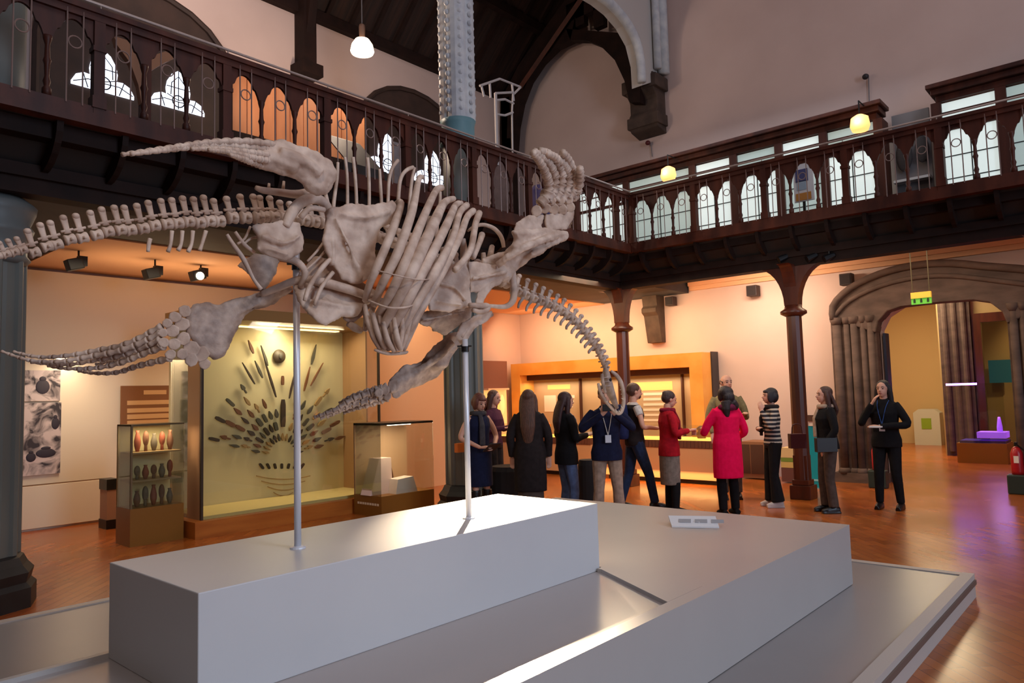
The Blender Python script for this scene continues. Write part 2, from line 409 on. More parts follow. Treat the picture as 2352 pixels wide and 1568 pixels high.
# second post on the outer wall (upper left)
a=P(705,165,x=-11.3)
m=MB(); m.bb((-11.5,a.y-.22,a.z-.1),(-11.1,a.y+.22,a.z+.12)); m.bb((-11.5,a.y-.13,a.z),(-11.18,a.y+.13,9.4)); 
pts=[(-11.2,a.z+.6),(-11.0,a.z+1.5),(-10.3,a.z+2.3),(-10.3,a.z+2.7),(-11.2,a.z+2.0)]
m.prism([(x,a.y-.08,z) for x,z in pts],(0,.16,0))
o=m.build('timber_wall_post',woodd); tag(o,'dark timber wall post with curved brace left of the pendant lamp','post')
def wb(m,x,a,b,t=.02):      # board on a wall facing +X between two picture corners, thickness t outward
    p=P(*a,x=x);q=P(*b,x=x); m.bb((x,p.y,p.z),(x+t,q.y,q.z)); return m
def eb(m,y,a,b,t=.02):      # board on a wall facing -Y
    p=P(*a,y=y);q=P(*b,y=y); m.bb((p.x,y,p.z),(q.x,y-t,q.z)); return m
# ================================================================ UPPER LEVEL: windows, hoods, partition
pane=mat('daylight_pane',(225,235,255),.4,emit=2.2,ecol=(225,235,255))
lead=mat('dark_lead',(30,30,40),.5)
hood=mat('brown_window_recess',(66,46,38),.7,c2=(54,38,32),scale=4)
k=0
for cyy,wins in ((4.45,((3.88,6.28,.43),(4.98,6.32,.43))),(9.95,((9.22,6.2,.55),(10.45,6.2,.52)))):
    pts=[(-11.47,cyy-1.45,5.0),(-11.47,cyy-1.45,6.9)]
    for j in range(1,12):
        t=j/12*PI; pts.append((-11.47,cyy-1.45*math.cos(t),6.9+1.22*math.sin(t)**.9))
    pts+=[(-11.47,cyy+1.45,6.9),(-11.47,cyy+1.45,5.0)]
    k+=1
    m=MB(); m.prism(pts,(.05,0,0)); hd=struct(m,'window_%d'%k,hood)
    m=MB(); rim=[(-11.40,p[1],p[2]) for p in pts]; m.tube(rim,.05,n=6); m.build('window_hood',hood,hd)
    for (wy,wz,r) in wins:
        # trefoil light: three lobes above a flat sill
        pts=[]
        lob=[(0,.62*r/.43*.62,r*.42),]
        out=[(-1.0,0),(-1.0,.12),(-.86,.38),(-.62,.5),(-.42,.48),(-.45,.72),(-.40,1.0),(-.22,1.32),(0,1.48),(.22,1.32),(.40,1.0),(.45,.72),(.42,.48),(.62,.5),(.86,.38),(1.0,.12),(1.0,0)]
        m=MB(); m.prism([(-11.42,wy+a*r,wz+b*r) for a,b in out],(.02,0,0)); m.build('pane',pane,hd)
        m=MB()
        for ln in ([(-.95,.1),(-.5,.3),(0,.28),(.5,.3),(.95,.1)],[(0,0),(0,.3)],[(-.42,.5),(0,.34),(.42,.5)],[(0,.34),(0,1.48)],[(-.44,.8),(.44,.8)],[(-.28,.5),(-.26,.95),(0,1.25),(.26,.95),(.28,.5)],[(-.66,.5),(-.5,0)],[(.66,.5),(.5,0)]):
            m.tube([(-11.39,wy+a*r,wz+b*r) for a,b in ln],.008,n=5)
        ring=[(-11.39,wy+.22*r*math.cos(t*PI/8),wz+.3*r+.22*r*math.sin(t*PI/8)) for t in range(17)]
        m.tube(ring,.01,n=5); m.build('leading',lead,hd)
# lit timber partition behind the balustrade
x=-9.2; y0=P(532,250,x=x).y; y1=P(838,300,x=x).y
r=thing('timber_partition','orange-lit wooden partition with vertical planks seen through the left balustrade','partition',(x,(y0+y1)/2,4.0))
m=MB(); n=10; w=(y1-y0)/n
for i in range(n): m.bb((x-.03,y0+i*w+.006,5.34),(x,y0+(i+1)*w-.006,6.30))
m.build('planked_panel',mat('light_oak',(222,150,100),.5,c2=(204,132,84),scale=5,stretch=(1,1,.2)),r)
m=MB(); m.bb((x-.04,y0,4.0),(x+.02,y1,5.33)); m.bb((x-.04,y0-.06,4.0),(x+.03,y0,6.36)); m.bb((x-.04,y1,4.0),(x+.03,y1+.06,6.36)); m.bb((x-.04,y0,6.30),(x+.03,y1,6.36)); m.build('frame',woodd,r); rel(r)
# curved brace with post, upper left
x=-9.6; m=MB()
m.prism([P(a,b,x=x) for a,b in ((262,82),(300,95),(325,150),(336,232),(325,238),(318,195),(300,145),(268,102))],(-.1,0,0))
m.prism([P(a,b,x=x) for a,b in ((343,165),(348,128),(380,118),(406,130),(372,147))],(-.1,0,0))
r=thing('arched_timber_brace','warmly lit brown curved timber brace on a post beside the trefoil windows','brace',P(336,238,x=x))
m.build('curved_brace',mat('lit_oak',(150,104,74),.6),r)  # lighter oak colour carries the warm light on the brace
m=MB(); a=P(328,95,x=x);b=P(346,240,x=x); m.bb((x-.12,a.y,4.0),(x+.02,b.y,a.z)); m.build('post',wood,r); rel(r)
# pale grey cupboards glimpsed through the left balustrade
for i,(a,b,c,l) in enumerate(((905,945,(150,140,142),'grey upholstered screen panel behind the left balustrade near the column'),(1130,1178,(120,96,90),'mottled brown notice board behind the left balustrade'),(-8,38,(90,130,150),'blue-grey panel behind the balustrade at the far left edge'))):
    x=-8.6 if i!=2 else -7.9; m=MB(); p=P(a,340 if i!=2 else 40,x=x);q=P(b,440 if i!=2 else 165,x=x); m.bb((x,p.y,4.0),(x-.05,q.y,max(p.z,5.6)))
    o=m.build(['folding_screen','notice_board','wall_panel'][i],mat('scr%d'%i,c,.8,c2=tuple(int(v*.9) for v in c),scale=9)); tag(o,l,['screen','notice board','panel'][i])
m=MB(); x=-7.9; p=P(845,288,x=x);q=P(780,350,x=x)
m.box(((x,(p.y+q.y)/2,4.35)),(.5,.7,.7)); m.prism([(x+.25,p.y+.05,4.7),(x+.25,q.y-.05,4.7),(x-.25,q.y-.05,5.2),(x-.25,p.y+.05,5.2)],(-.05,0,.03))
o=m.build('reading_desk',mat('grey_desk',(62,56,54),.6)); tag(o,'dark grey sloped desk behind the left balustrade','desk')
# bluish figure-like coat near right of left balcony
m=MB(); p=P(1240,455,x=-7.6); m.loft([(4.0,.16,.12,p.x,p.y),(4.7,.2,.14,p.x,p.y),(5.05,.22,.15,p.x,p.y),(5.15,.1,.1,p.x,p.y)]); o=m.build('draped_display_stand',mat('violet_cloth',(92,84,130),.9),smooth=True); tag(o,'violet cloth draped over a stand behind the balustrade by the raised paddle','stand')
# ================================================================ UPPER LEVEL: glazed cabinets along the end wall
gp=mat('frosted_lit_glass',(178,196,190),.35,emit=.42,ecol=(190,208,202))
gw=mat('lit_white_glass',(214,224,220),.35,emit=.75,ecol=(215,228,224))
def cabinet(x0,x1,y,zt,posts,label):
    r=thing('glazed_cabinet',label,'cabinet',((x0+x1)/2,y,4.0))
    m=MB(); m.bb((x0-.1,y-.22,zt-.07),(x1+.1,y+.3,zt)); m.bb((x0-.05,y-.15,zt-.16),(x1+.05,y+.3,zt-.07)); m.bb((x0,y-.06,zt-.26),(x1,y+.3,zt-.16)); m.build('cornice',wood,r,bevel=.01)
    m=MB(); m.bb((x0,y-.03,4.0),(x1,y+.3,4.35)); m.build('plinth_base',wood,r)
    m=MB(); m.bb((x0,y-.03,5.50),(x1,y+.05,5.56)); m.bb((x0,y-.03,5.78),(x1,y+.02,5.80)); m.build('transom',wood,r)
    ps=[x0]+posts+[x1]
    for q in ps: MB().bb((q-.07,y-.06,4.0),(q+.07,y+.3,zt-.26)).build('post',wood,r)
    for i,(a,b) in enumerate(zip(ps,ps[1:])):
        MB().bb((a+.07,y,5.56),(b-.07,y+.02,zt-.28)).build('upper_pane',gp if i%2 else gw,r)
        MB().bb((a+.07,y,4.35),(b-.07,y+.02,5.50)).build('lower_pane',gw if i%3!=1 else gp,r)
        m=MB()
        for z in (4.75,5.1): m.bb((a+.07,y-.012,z-.008),(b-.07,y,z+.008))
        m.bb(((a+b)/2-.008,y-.012,4.35),((a+b)/2+.008,y,5.5)); m.build('glazing_bar',mat('bar_dark',(60,66,64),.5),r)
    rel(r); return r
yy=12.7
cabinet(-9.2,-3.11,yy,6.22,[P(a,b,y=yy).x for a,b in ((1440,430),(1592,390),(1686,370),(1790,345),(1892,315))],'long glazed wooden cabinet with dark cornice on the balcony against the end wall')
cabinet(-2.27,2.0,yy,6.23,[P(2300,230,y=yy).x,-.4,.8],'second glazed wooden cabinet with dark cornice at the right end of the balcony')
m=MB(); m.bb((-2.96,12.9,4.2),(-2.42,12.95,6.02)); o=m.build('display_board',mat('grey_board',(116,112,114),.7)); 
tag(o,'grey display board between the two glazed balcony cabinets','display board')
m=MB(); a=P(2066,318,y=12.85);b=P(2128,392,y=12.85); m.ell(((a.x+b.x)/2-.12,12.82,(a.z+b.z)/2),(.12,.03,.26)); m.ell(((a.x+b.x)/2+.14,12.82,(a.z+b.z)/2+.05),(.1,.03,.22)); m.build('dark_pictures',mat('pic_dark',(40,34,36),.7),o)
m=MB(); m.bb((-2.95,12.72,4.86),(-2.43,12.895,4.90)); o=m.build('white_shelf',mat('shelf_white',(200,200,200),.5)); tag(o,'narrow white shelf below the grey display board','shelf')
# blue and white poster
r=thing('poster_stand','upright poster with blue top and orange foot in front of the balcony cabinet','poster',P(1846,455,y=11.9))
m=MB(); qq=P(1846,455,y=11.9); m.bb((qq.x-.02,11.9,4.0),(qq.x+.02,11.93,qq.z+.1)).bb((qq.x-.15,11.8,4.0),(qq.x+.15,12.0,4.02)); m.build('post',blk,r)
m=MB(); eb(m,11.9,(1822,382),(1872,458),.03); m.build('panel',mat('poster_white',(214,216,222),.5),r)
m=MB(); eb(m,11.865,(1826,392),(1856,414),.005); m.build('blue_band',mat('poster_blue',(66,70,120),.5),r)
m=MB(); eb(m,11.865,(1830,418),(1852,434),.005); m.build('pale_band',mat('poster_pale',(150,170,190),.5),r)
m=MB(); eb(m,11.865,(1828,446),(1864,456),.005); m.build('orange_band',mat('poster_orange',(190,130,60),.5),r); rel(r)
# small lit lamps in front of the cabinets, fine fittings on cables
for px,py,l in ((1535,398,'small glowing globe lamp before the balcony cabinet near the corner'),(1975,282,'small glowing lamp before the right end of the long balcony cabinet')):
    q=P(px,py,y=12.2); r=thing('pendant_lamp',l,'lamp',(q.x,q.y,q.z))
    m=MB(); m.lathe(q,[(.05,.13),(.13,.08),(.15,-.05),(.12,-.13),(.02,-.14)],14); m.build('lamp_shade',mat('lit_shade',(255,214,150),.5,emit=1.5,ecol=(255,186,100)),r,smooth=True)
    m=MB(); m.tube([q+V(0,0,.12),(q.x,q.y,q.z+.36),(q.x,12.475,q.z+.36)],.012,n=6); m.build('arm',blk,r); rel(r)
    L=bpy.data.lights.new('lamp','POINT'); L.energy=6; L.color=(1,.7,.4); L.shadow_soft_size=.12; o=bpy.data.objects.new('lamp_light',L); o.location=q+V(0,-.22,0); C.objects.link(o)
for px,py,c,l,dn in ((1488,328,(90,20,24),'small dark red fitting on the wall below the stone corbel',30),(1988,176,(40,34,38),'small dark fitting on a thin cable above the long cabinet',66)):
    q=P(px,py,y=13.2); r=thing('wall_fitting',l,'fitting',q)
    m=MB(); m.ell(q,(.055,.05,.05)); m.build('body',mat('fit%d'%px,c,.5),r,smooth=True)
    m=MB(); e=P(px+6,py+dn,y=13.2); m.tube([q,(q.x+.03,13.27,q.z),(e.x,13.27,e.z)],.008,n=6); m.build('cable',mat('cable_grey',(110,106,108),.6),r); rel(r)
# hanging globe lamp, upper left
q=P(832,104,x=-9.0)
r=thing('pendant_lamp','glowing white pendant lamp on a long cord in front of the timber roof','lamp',q)
m=MB(); m.lathe(q,[(.04,.10),(.11,.085),(.165,.0),(.185,-.1),(.17,-.13),(.05,-.12)],20); m.build('lamp_shade',mat('pendant_glow',(255,240,220),.4,emit=9,ecol=(255,228,190)),r,smooth=True)
m=MB(); m.lathe(q,[(.045,.10),(.05,.3),(.045,.33),(.02,.35)],14); m.build('lamp_cap',mat('brass_dark',(130,100,84),.4,.5),r)
m=MB(); m.tube([q+V(0,0,.33),(q.x,q.y,rz_(q.x)-.1)],.008,n=6); m.build('cord',mat('cable_grey',(0,0,0)),r); rel(r)
# white tubular frame on the balcony
x=-7.9; c=mat('white_tube',(188,180,178),.5); r=thing('white_tubular_frame','white tubular metal frame rising above the left balcony beside the column','frame',(x,P(1158,300,x=x).y,4.0))
def wire(pts,rad=.02,nm='frame_tube'):
    m=MB(); m.tube([P(a,b,x=x-(d if len(t)>2 else 0)) for t in pts for a,b,d in [(t+(0,))[:3]]],rad,n=6); m.build(nm,c,r)
wire([(1102,197),(1148,181),(1196,200)]); wire([(1106,198),(1112,222)]); wire([(1125,192),(1127,225)]); wire([(1176,193),(1180,232)]); wire([(1196,200),(1180,216)])
wire([(1138,214),(1141,330),(1143,380)],.028,'upright'); wire([(1178,214),(1176,260),(1177,330),(1178,372)],.016,'upright')
wire([(1138,214),(1178,212)]); wire([(1138,230),(1160,228),(1180,238)]); wire([(1138,262),(1160,265),(1178,258)])
rel(r)

# ================================================================ UNDER THE LEFT BALCONY: EXHIBITS
# white wall boards and photo murals on the far wall
wl=mat('display_wall_white',(238,222,200),.7)
bx=-11.3
r=thing('display_wall','cream display wall with lower dado boards beneath the photo murals','display wall',(bx,5.0,0))
m=MB(); m.bb((-11.48,1.8,0),(-11.32,9.4,3.5)); m.build('wall_board',wl,r)
zz=P(57,1115,x=bx).z
m=MB(); m.bb((-11.32,1.8,.03),(-11.27,4.02,zz-.015)); m.build('dado_board',wl,r,bevel=.004)
m=MB(); m.bb((-11.32,1.8,zz-.015),(-11.29,4.02,zz)); m.build('dado_line',mat('gap_brown',(120,84,56),.7),r)  # brown line along the top of the dado boards
rel(r)
def photo_mat(name,seed):
    m=bpy.data.materials.new(name); m.use_nodes=True; nt=m.node_tree; b=nt.nodes['Principled BSDF']
    tc=nt.nodes.new('ShaderNodeTexCoord'); mp=nt.nodes.new('ShaderNodeMapping'); mp.inputs['Location'].default_value=(seed,seed*2,seed)
    n=nt.nodes.new('ShaderNodeTexNoise'); n.inputs['Scale'].default_value=5; n.inputs['Detail'].default_value=5; n.inputs['Distortion'].default_value=.8
    rp=nt.nodes.new('ShaderNodeValToRGB'); rp.color_ramp.elements[0].position=.42; rp.color_ramp.elements[1].position=.58
    rp.color_ramp.elements[0].color=lin((52,44,52)); rp.color_ramp.elements[1].color=lin((214,196,196))
    L=nt.links.new; L(tc.outputs['Object'],mp.inputs[0]);L(mp.outputs[0],n.inputs['Vector']);L(n.outputs['Fac'],rp.inputs[0]);L(rp.outputs[0],b.inputs['Base Color']); b.inputs['Roughness'].default_value=.6
    return m
def mural(a,b,lab,seed,figs):
    r=thing('photo_mural',lab,'photograph',P(*a,x=bx))
    m=MB(); wb(m,bx,a,b,.02); m.build('print',photo_mat('mural%d'%seed,seed),r)
    for (px,py,w,h) in figs:
        m=MB(); q=P(px,py,x=bx); s=pxm(px,py,x=bx)
        m.ell((bx+.022,q.y,q.z),(.006,w*s,h*s*.75)); m.ell((bx+.022,q.y,q.z+h*s*.8),(.006,w*s*.5,h*s*.28)); m.build('printed_figure',mat('figure_dark',(50,42,56),.6),r,smooth=True)
    rel(r)
mural((48,850),(137,920),'black and white photo of a seated figure, topmost mural on the left wall',3,[(97,888,14,22)])
mural((48,926),(137,1086),'tall black and white photo mural of standing people and animals, lower on the left wall',9,[(126,972,8,18),(70,1050,10,14),(104,1040,20,14)])
# brown text panel
r=thing('text_panel','brown information panel with pale heading and blurred lines behind the small display case','information panel',P(277,885,x=bx))
m=MB(); wb(m,bx,(277,886),(436,1000),.03); m.build('board',mat('brown_panel',(140,92,56),.6),r)
for i,(a,b,hh) in enumerate((((330,896),(382,905),0),((292,920),(405,927),0),((292,938),(410,944),0),((292,952),(408,958),0),((292,966),(400,971),0))):
    m=MB(); wb(m,bx+.03,a,b,.003); m.build('text_line',mat('pale_letter',(224,180,130),.6),r)
rel(r)
# bollard-like bin between wall and case
m=MB(); a=P(240,1100,x=-10.6);b=P(263,1200,x=-10.6); r=thing('litter_bin','slim beige bin with black top and foot beside the dado boards','bin',(-10.6,(a.y+b.y)/2,0))
m.bb((-10.75,a.y,.1),(-10.5,b.y,a.z-.14)); m.build('body',mat('bin_beige',(170,128,104),.6),r)
m=MB(); m.bb((-10.76,a.y-.01,a.z-.14),(-10.49,b.y+.01,a.z)); m.build('lid',blk,r); m=MB(); m.bb((-10.76,a.y-.01,0),(-10.49,b.y+.01,.12)); m.build('foot',blk,r); rel(r)
# spotlights on the gallery ceiling
for px,py,on,l in ((170,607,0,'black spotlight under the gallery ceiling, first from the left column'),(347,628,0,'black spotlight under the gallery ceiling, middle of three'),(453,632,1,'lit black spotlight under the gallery ceiling nearest the skeleton hip')):
    q=P(px,py,x=-9.9); r=thing('ceiling_spotlight',l,'spotlight',(q.x,q.y,3.56))
    s=.1
    m=MB(); m.box((q.x,q.y,q.z),(.16,.17,.14),M=Matrix.Rotation(.3,4,'X')); m.build('lamp_head',blk,r,bevel=.01)
    m=MB(); m.box((q.x,q.y+.09,q.z+.05),(.08,.1,.12)); m.tube([(q.x,q.y+.05,q.z),(q.x,q.y+.05,3.57)],.012,n=6); m.build('bracket',blk,r)
    if on:
        m=MB(); m.lathe((q.x+.085,q.y,q.z-.02),[(.055,0),(.055,.01)],14,M=Matrix.Rotation(PI/2,3,'Y')); m.build('lit_lens',mat('lens_lit',(255,240,210),.4,emit=12,ecol=(255,235,200)),r)
    rel(r)
for n_,(px,py,w,l) in enumerate(((1730,668,.2,'dark cube loudspeaker on the end wall left of the flared column'),(1945,642,.2,'dark cube loudspeaker above the stone doorway hood'),(1541,692,.18,'dark cube loudspeaker beside the lower stone corbel'))):
    q=P(px,py,y=13.15); r=thing('wall_speaker',l,'loudspeaker',q)
    m=MB(); m.box(q,(w,.18,w)); m.build('cabinet',mat('speaker_brown',(52,34,34),.6),r,bevel=.01)
    m=MB(); m.box(q+V(0,-.095,0),(w*.8,.01,w*.8)); m.build('grille',mat('grille',(36,26,28),.8),r)
    m=MB(); m.bb((q.x-.03,13.2,q.z-.04),(q.x+.03,13.3,q.z+.04)); m.build('bracket',blk,r); rel(r)
# ceiling small spots under beam on the right balcony
for i,(px,py) in enumerate(((1865,590),(1905,590),(1800,592))):
    q=P(px,py,y=10.7); m=MB(); m.tube([(q.x,q.y,3.55),(q.x,q.y,q.z)],.012,n=6); m.tube([q+V(.05,.04,.03),q+V(-.06,-.05,-.03)],[.04,.055],n=12)
    o=m.build('track_spotlight',blk); tag(o,['small black spotlight under the balcony beam just right of the flared column','small black spotlight farthest right of the flared column head','small black spotlight hanging in front of the flared column head'][i],'spotlight')
# ---- big showcase with the fan of blades
fx=-8.85; y0=P(460,1235,x=fx).y; y1=P(872,900,x=fx).y; xb=-9.75; zt=2.84
cream=mat('case_lining',(206,190,152),.8)
r=thing('tall_showcase','tall wide glass showcase with cream lining and orange wooden base','display case',(-9.5,(y0+y1)/2,0))
MB().bb((xb-.1,y0-.12,0),(fx+.12,y1+.1,.20)).build('base',orange,r)
MB().bb((xb-.06,y0+.02,.20),(xb,y1,zt-.15)).build('back_panel',cream,r)
for a_,b_ in (((fx-.36,y0,.20),(fx-.03,y0+.03,zt-.15)),((xb,y1-.03,.20),(fx-.3,y1,zt-.15))): MB().bb(a_,b_).build('side_panel',mat('case_side',(168,128,92),.6),r)
MB().bb((xb,y0+.03,.20),(fx-.02,y1-.03,.24)).build('case_floor',mat('case_floor',(222,200,140),.6),r)
m=MB(); m.bb((xb-.1,y0-.02,zt-.15),(fx+.04,y1+.02,zt)); m.build('top_box',mat('brass_trim',(150,110,60),.4,.3),r)
for yy_ in (y0,y1-.03): MB().bb((fx-.02,yy_,.2),(fx+.012,yy_+.03,zt-.15)).build('corner_frame',mat('frame_dark',(60,48,36),.4),r)
MB().bb((fx-.01,y0+.03,.2),(fx,y1-.03,zt-.15)).build('front_glass',glass,r)
MB().bb((xb,y0+.01,.2),(fx-.37,y0+.02,zt-.15)).build('side_glass',glass,r)
m=MB(); m.bb((xb+.2,y0+.3,zt-.165),(xb+.3,y1-.3,zt-.152)); m.build('light_strip',mat('strip_warm',(255,226,160),.5,emit=5,ecol=(255,214,130)),r)
rel(r)
# blades: each one a thing
bm_=[mat('blade_dark',(52,38,28),.6),mat('blade_brown',(104,62,34),.6),mat('blade_grey',(70,66,56),.6),mat('blade_tan',(150,118,76),.6)]
X=xb+.03
def blade(p,q,w,mi=0,kind=0,grp='blades of the fan-shaped display'):
    a=P(*p,x=X);b=P(*q,x=X); s=pxm(p[0],p[1],x=X)
    d=(b-a); L=d.length; d.normalize(); n=V(0,-d.z,d.y); m=MB(); w=w*s/2
    if kind==0: pr=[(0,.25),(.12,.6),(.35,1),(.6,.75),(.8,.45),(1,.05)]
    elif kind==1: pr=[(0,.35),(.4,.35),(.45,1),(.7,.9),(1,.1)]
    else: pr=[(0,.7),(.2,1),(.8,1),(1,.6)]
    pts=[a+d*L*t+n*w*v for t,v in pr]+[a+d*L*t-n*w*v for t,v in reversed(pr)]
    c=(a+b)/2
    m.prism([v-c for v in pts],(.03,0,0))
    nm=['spearhead','hand_axe','stone_tool'][kind]
    o=m.build(nm,bm_[mi]); o.location=c; return o
ex=[((581,812),(569,781),7,1,0,'dark spearhead at the upper left tip of the fan'),
((614,840),(598,793),6,2,0,'long dark blade left of the round shield'),
((633,912),(606,825),5,0,0,'longest dark spear in the left half of the fan'),
((714,837),(725,791),7,2,0,'long blade rising highest right of the pole'),
((663,915),(676,855),4,0,0,'slim dark spear just left of the metal pole'),
((712,886),(741,833),4,1,0,'thin brown spear leaning right in the fan'),
((584,882),(555,832),4,0,0,'thin spear leaning left in the fan'),
((602,868),(584,828),6,2,0,'grey blade beside the thin left-leaning spear'),
((697,898),(711,842),5,1,0,'brown spear leaning slightly right of the pole'),
((649,980),(649,917),11,0,2,'broad upright dark club at the centre of the fan'),
((648,884),(648,863),6,1,2,'short brown rod above the central club')]
for p,q,w,mi,kd,l in ex:
    o=blade(p,q,w,mi,kd); tag(o,l,'blade','blades of the fan-shaped display')
cxp,cyp=648,1052
def occupied(t,pts):
    return any(math.hypot(t[0]-a,t[1]-b)<15 for a,b in pts)
occ=[]
for p,q,w,mi,kd,l in ex:
    for k in range(9): occ.append((p[0]+(q[0]-p[0])*k/8,p[1]+(q[1]-p[1])*k/8))
occ.append((641,814)); occ.append((641,826))
for ri,(R,n,ln,w) in enumerate(((48,13,17,6),(74,15,19,8),(102,17,20,9),(132,17,23,9),(160,13,24,9),(188,11,24,8))):
    for k in range(n):
        a=PI*(.06+.88*(k+.5)/n)+(.5 if ri%2 else 0)*PI/n*.6
        if R>150 and abs(a-PI/2)<.55: continue
        d=(math.cos(a),-math.sin(a)*1.02)
        mid=(cxp+d[0]*R*.86,cyp+d[1]*R)
        if occupied(mid,occ): continue
        if P(*mid,x=X).y>y1-.1: continue
        p=(mid[0]-d[0]*ln/2,mid[1]-d[1]*ln/2);q=(mid[0]+d[0]*ln/2,mid[1]+d[1]*ln/2)
        o=blade(p,q,w*random.uniform(.8,1.1),random.choice((0,0,1,2,3)),random.choice((0,1,2,0)))
        tag(o,'small dark tool or blade pinned in the rays of the fan-shaped arrangement','blade','small blades of the fan-shaped display')
for k in range(7):
    px=604+k*14
    o=blade((px,1076+6*abs(k-3)*.0),(px-(3-k)*3,1064),5,0,2); tag(o,'tiny dark tool in the bottom row of the fan-shaped arrangement','blade','tiny tools at the foot of the fan')
for k,(w,dy) in enumerate(((62,1092),(50,1104),(36,1117),(22,1130))):
    m=MB(); pts=[P(649+w*t/6,dy+8*(1-(t/6)**2),x=X) for t in range(-6,7)]; m.tube([p+V(.02,0,0) for p in pts],.007,n=6); o=m.build('bow',bm_[3]); tag(o,'thin curved bow, %s of four below the fan'%['topmost','second','third','lowest'][k],'bow')
q=P(641,818,x=X); s=pxm(641,818,x=X)
r=thing('round_shield','small round dark shield at the top of the fan display','shield',q)
m=MB(); m.lathe(q,[(16*s,0),(15*s,.02),(9*s,.035),(3*s,.05)],24,M=Matrix.Rotation(PI/2,3,'Y')); m.build('disc',mat('shield_dark',(70,58,44),.5),r,smooth=True)
m=MB(); m.ell(q+V(.05,0,0),(.015,5*s,7*s)); m.build('boss',bm_[2],r,smooth=True); rel(r)
# ---- small case with heads and pots (left)
a=P(298,1257,z=0); b=P(266,1240,z=0)
gx1=a.x; gy0=a.y; gx0=gx1-.42; gy1=y0-.16
zb=P(306,1169,x=gx1).z; zt2=P(306,975,x=gx1).z
r=thing('low_showcase','glass case on an ochre base holding pots and heads, left of the tall showcase','display case',((gx0+gx1)/2,(gy0+gy1)/2,0))
MB().bb((gx0,gy0,0),(gx1,gy1,zb)).build('base',ochre,r)
m=MB(); m.bb((gx1-.006,gy0,zb),(gx1,gy1,zt2)); m.build('front_glass',glass,r); m=MB(); m.bb((gx0,gy0,zb),(gx1-.01,gy0+.006,zt2)); m.build('side_glass',glass,r)
zs=[P(306,1105,x=gx1).z,P(306,1040,x=gx1).z]
m=MB()
for z in zs: m.bb((gx0+.02,gy0+.02,z-.02),(gx1-.03,gy1-.02,z))
m.build('shelf',mat('shelf_tan',(160,130,90),.5),r)
MB().bb((gx0,gy0,zb),(gx0+.03,gy1,zt2)).build('back_panel',mat('lit_lining',(232,214,160),.7),r)
m=MB(); m.bb((gx0,gy0,zt2-.02),(gx1,gy1,zt2)); m.bb((gx1-.02,gy0,zb),(gx1+.004,gy0+.02,zt2)); m.build('frame',mat('frame_brass',(120,100,70),.4,.3),r)
rel(r)
def pot(c,h,w,mt,lab,kind):
    m=MB()
    if kind=='carved_head': m.ell((c[0],c[1],c[2]+h*.62),(w*.9,w*.9,h*.38)); m.lathe(c,[(w*.5,0),(w*.45,h*.3),(w*.3,h*.4)],12); m.ell((c[0]+w*.8,c[1],c[2]+h*.58),(w*.25,w*.15,h*.1))
    else: m.lathe(c,[(w*.5,0),(w*.95,h*.3),(w,h*.5),(w*.6,h*.8),(w*.45,h*.88),(w*.6,h)],14)
    o=m.build(kind,mt,smooth=True); return tag(o,lab,'carving' if kind=='carved_head' else 'pot',None)
tm=[mat('terracotta_dark',(112,72,50),.7),mat('grey_clay',(104,92,76),.7),mat('red_clay',(140,70,48),.7)]
ny=5; stp=(gy1-gy0-.14)/ny
shelfn=['bottom shelf','middle shelf','top shelf']; ordn=['first from the left','second from the left','middle one','fourth from the left','rightmost one']
for si,z in enumerate([zb+.0]+zs):
    for k in range(ny):
        h=random.uniform(.14,.24) if si!=2 else random.uniform(.16,.26); kd='carved_head' if (si+k)%2 else 'clay_pot'
        pot((gx1-.16-.0*(k%2),gy0+.1+stp*(k+.35),z+.001),h,min(.058,stp*.4),tm[(si+k)%3],'%s brown %s on the %s of the low showcase, %s'%(['small','squat','dark'][k%3],'carved head' if kd=='carved_head' else 'clay pot',shelfn[si],ordn[k]),kd)
# ---- small case with pink tent model (right)
hx=-8.05; c0=P(876,1137,x=hx); c1=P(997,1126,x=hx); zb=(c0.z+c1.z)/2; zt3=P(874,972,x=hx).z; 
xl=-8.05-.62
r=thing('cube_showcase','glass case on a brown base holding a pink model house, right of the fan display','display case',((hx+xl)/2,(c0.y+c1.y)/2,0))
MB().bb((xl,c0.y,0),(hx,c1.y,zb)).build('base',mat('ochre_brown_base',(132,84,24),.45),r)
MB().bb((hx-.006,c0.y,zb),(hx,c1.y,zt3)).build('front_glass',glass,r); MB().bb((xl,c0.y,zb),(hx-.01,c0.y+.006,zt3)).build('side_glass',glass,r)
m=MB(); m.bb((xl,c0.y,zt3-.03),(hx,c1.y,zt3)); m.build('top_frame',mat('frame_dark',(0,0,0)),r)
m=MB(); m.bb((xl,c0.y,zb),(xl+.02,c1.y,zt3-.03)); m.build('back_panel',mat('peach_lining',(214,176,140),.7),r)
m=MB()
for k in range(9): m.bb((xl+.08+k*.055,c0.y-.003,zb-.13),(xl+.12+k*.055,c0.y,zb-.10))
m.build('caption_strip',mat('caption_white',(226,206,180),.6),r)
m=MB(); m.bb((hx-.3,c0.y+.35,zt3-.05),(hx-.24,c0.y+.75,zt3-.032)); m.build('light_strip',mat('strip_white',(255,240,225),.4,emit=8,ecol=(255,236,215)),r); rel(r)
pk=mat('pink_card',(236,206,200),.6)
a=P(840,1128,x=hx-.32); b=P(884,1128,x=hx-.32); yA,yB=a.y,b.y; h=.50
r=thing('pink_model_house','tall pink model with a pitched top standing in the glass case','model',(hx-.32,(yA+yB)/2,zb))
m=MB(); m.prism([(hx-.44,yA,zb),(hx-.44,yB+.06,zb),(hx-.44,yB+.04,zb+h),(hx-.44,yA+.16,zb+h)],(.22,0,0)); m.build('body',pk,r)
m=MB()
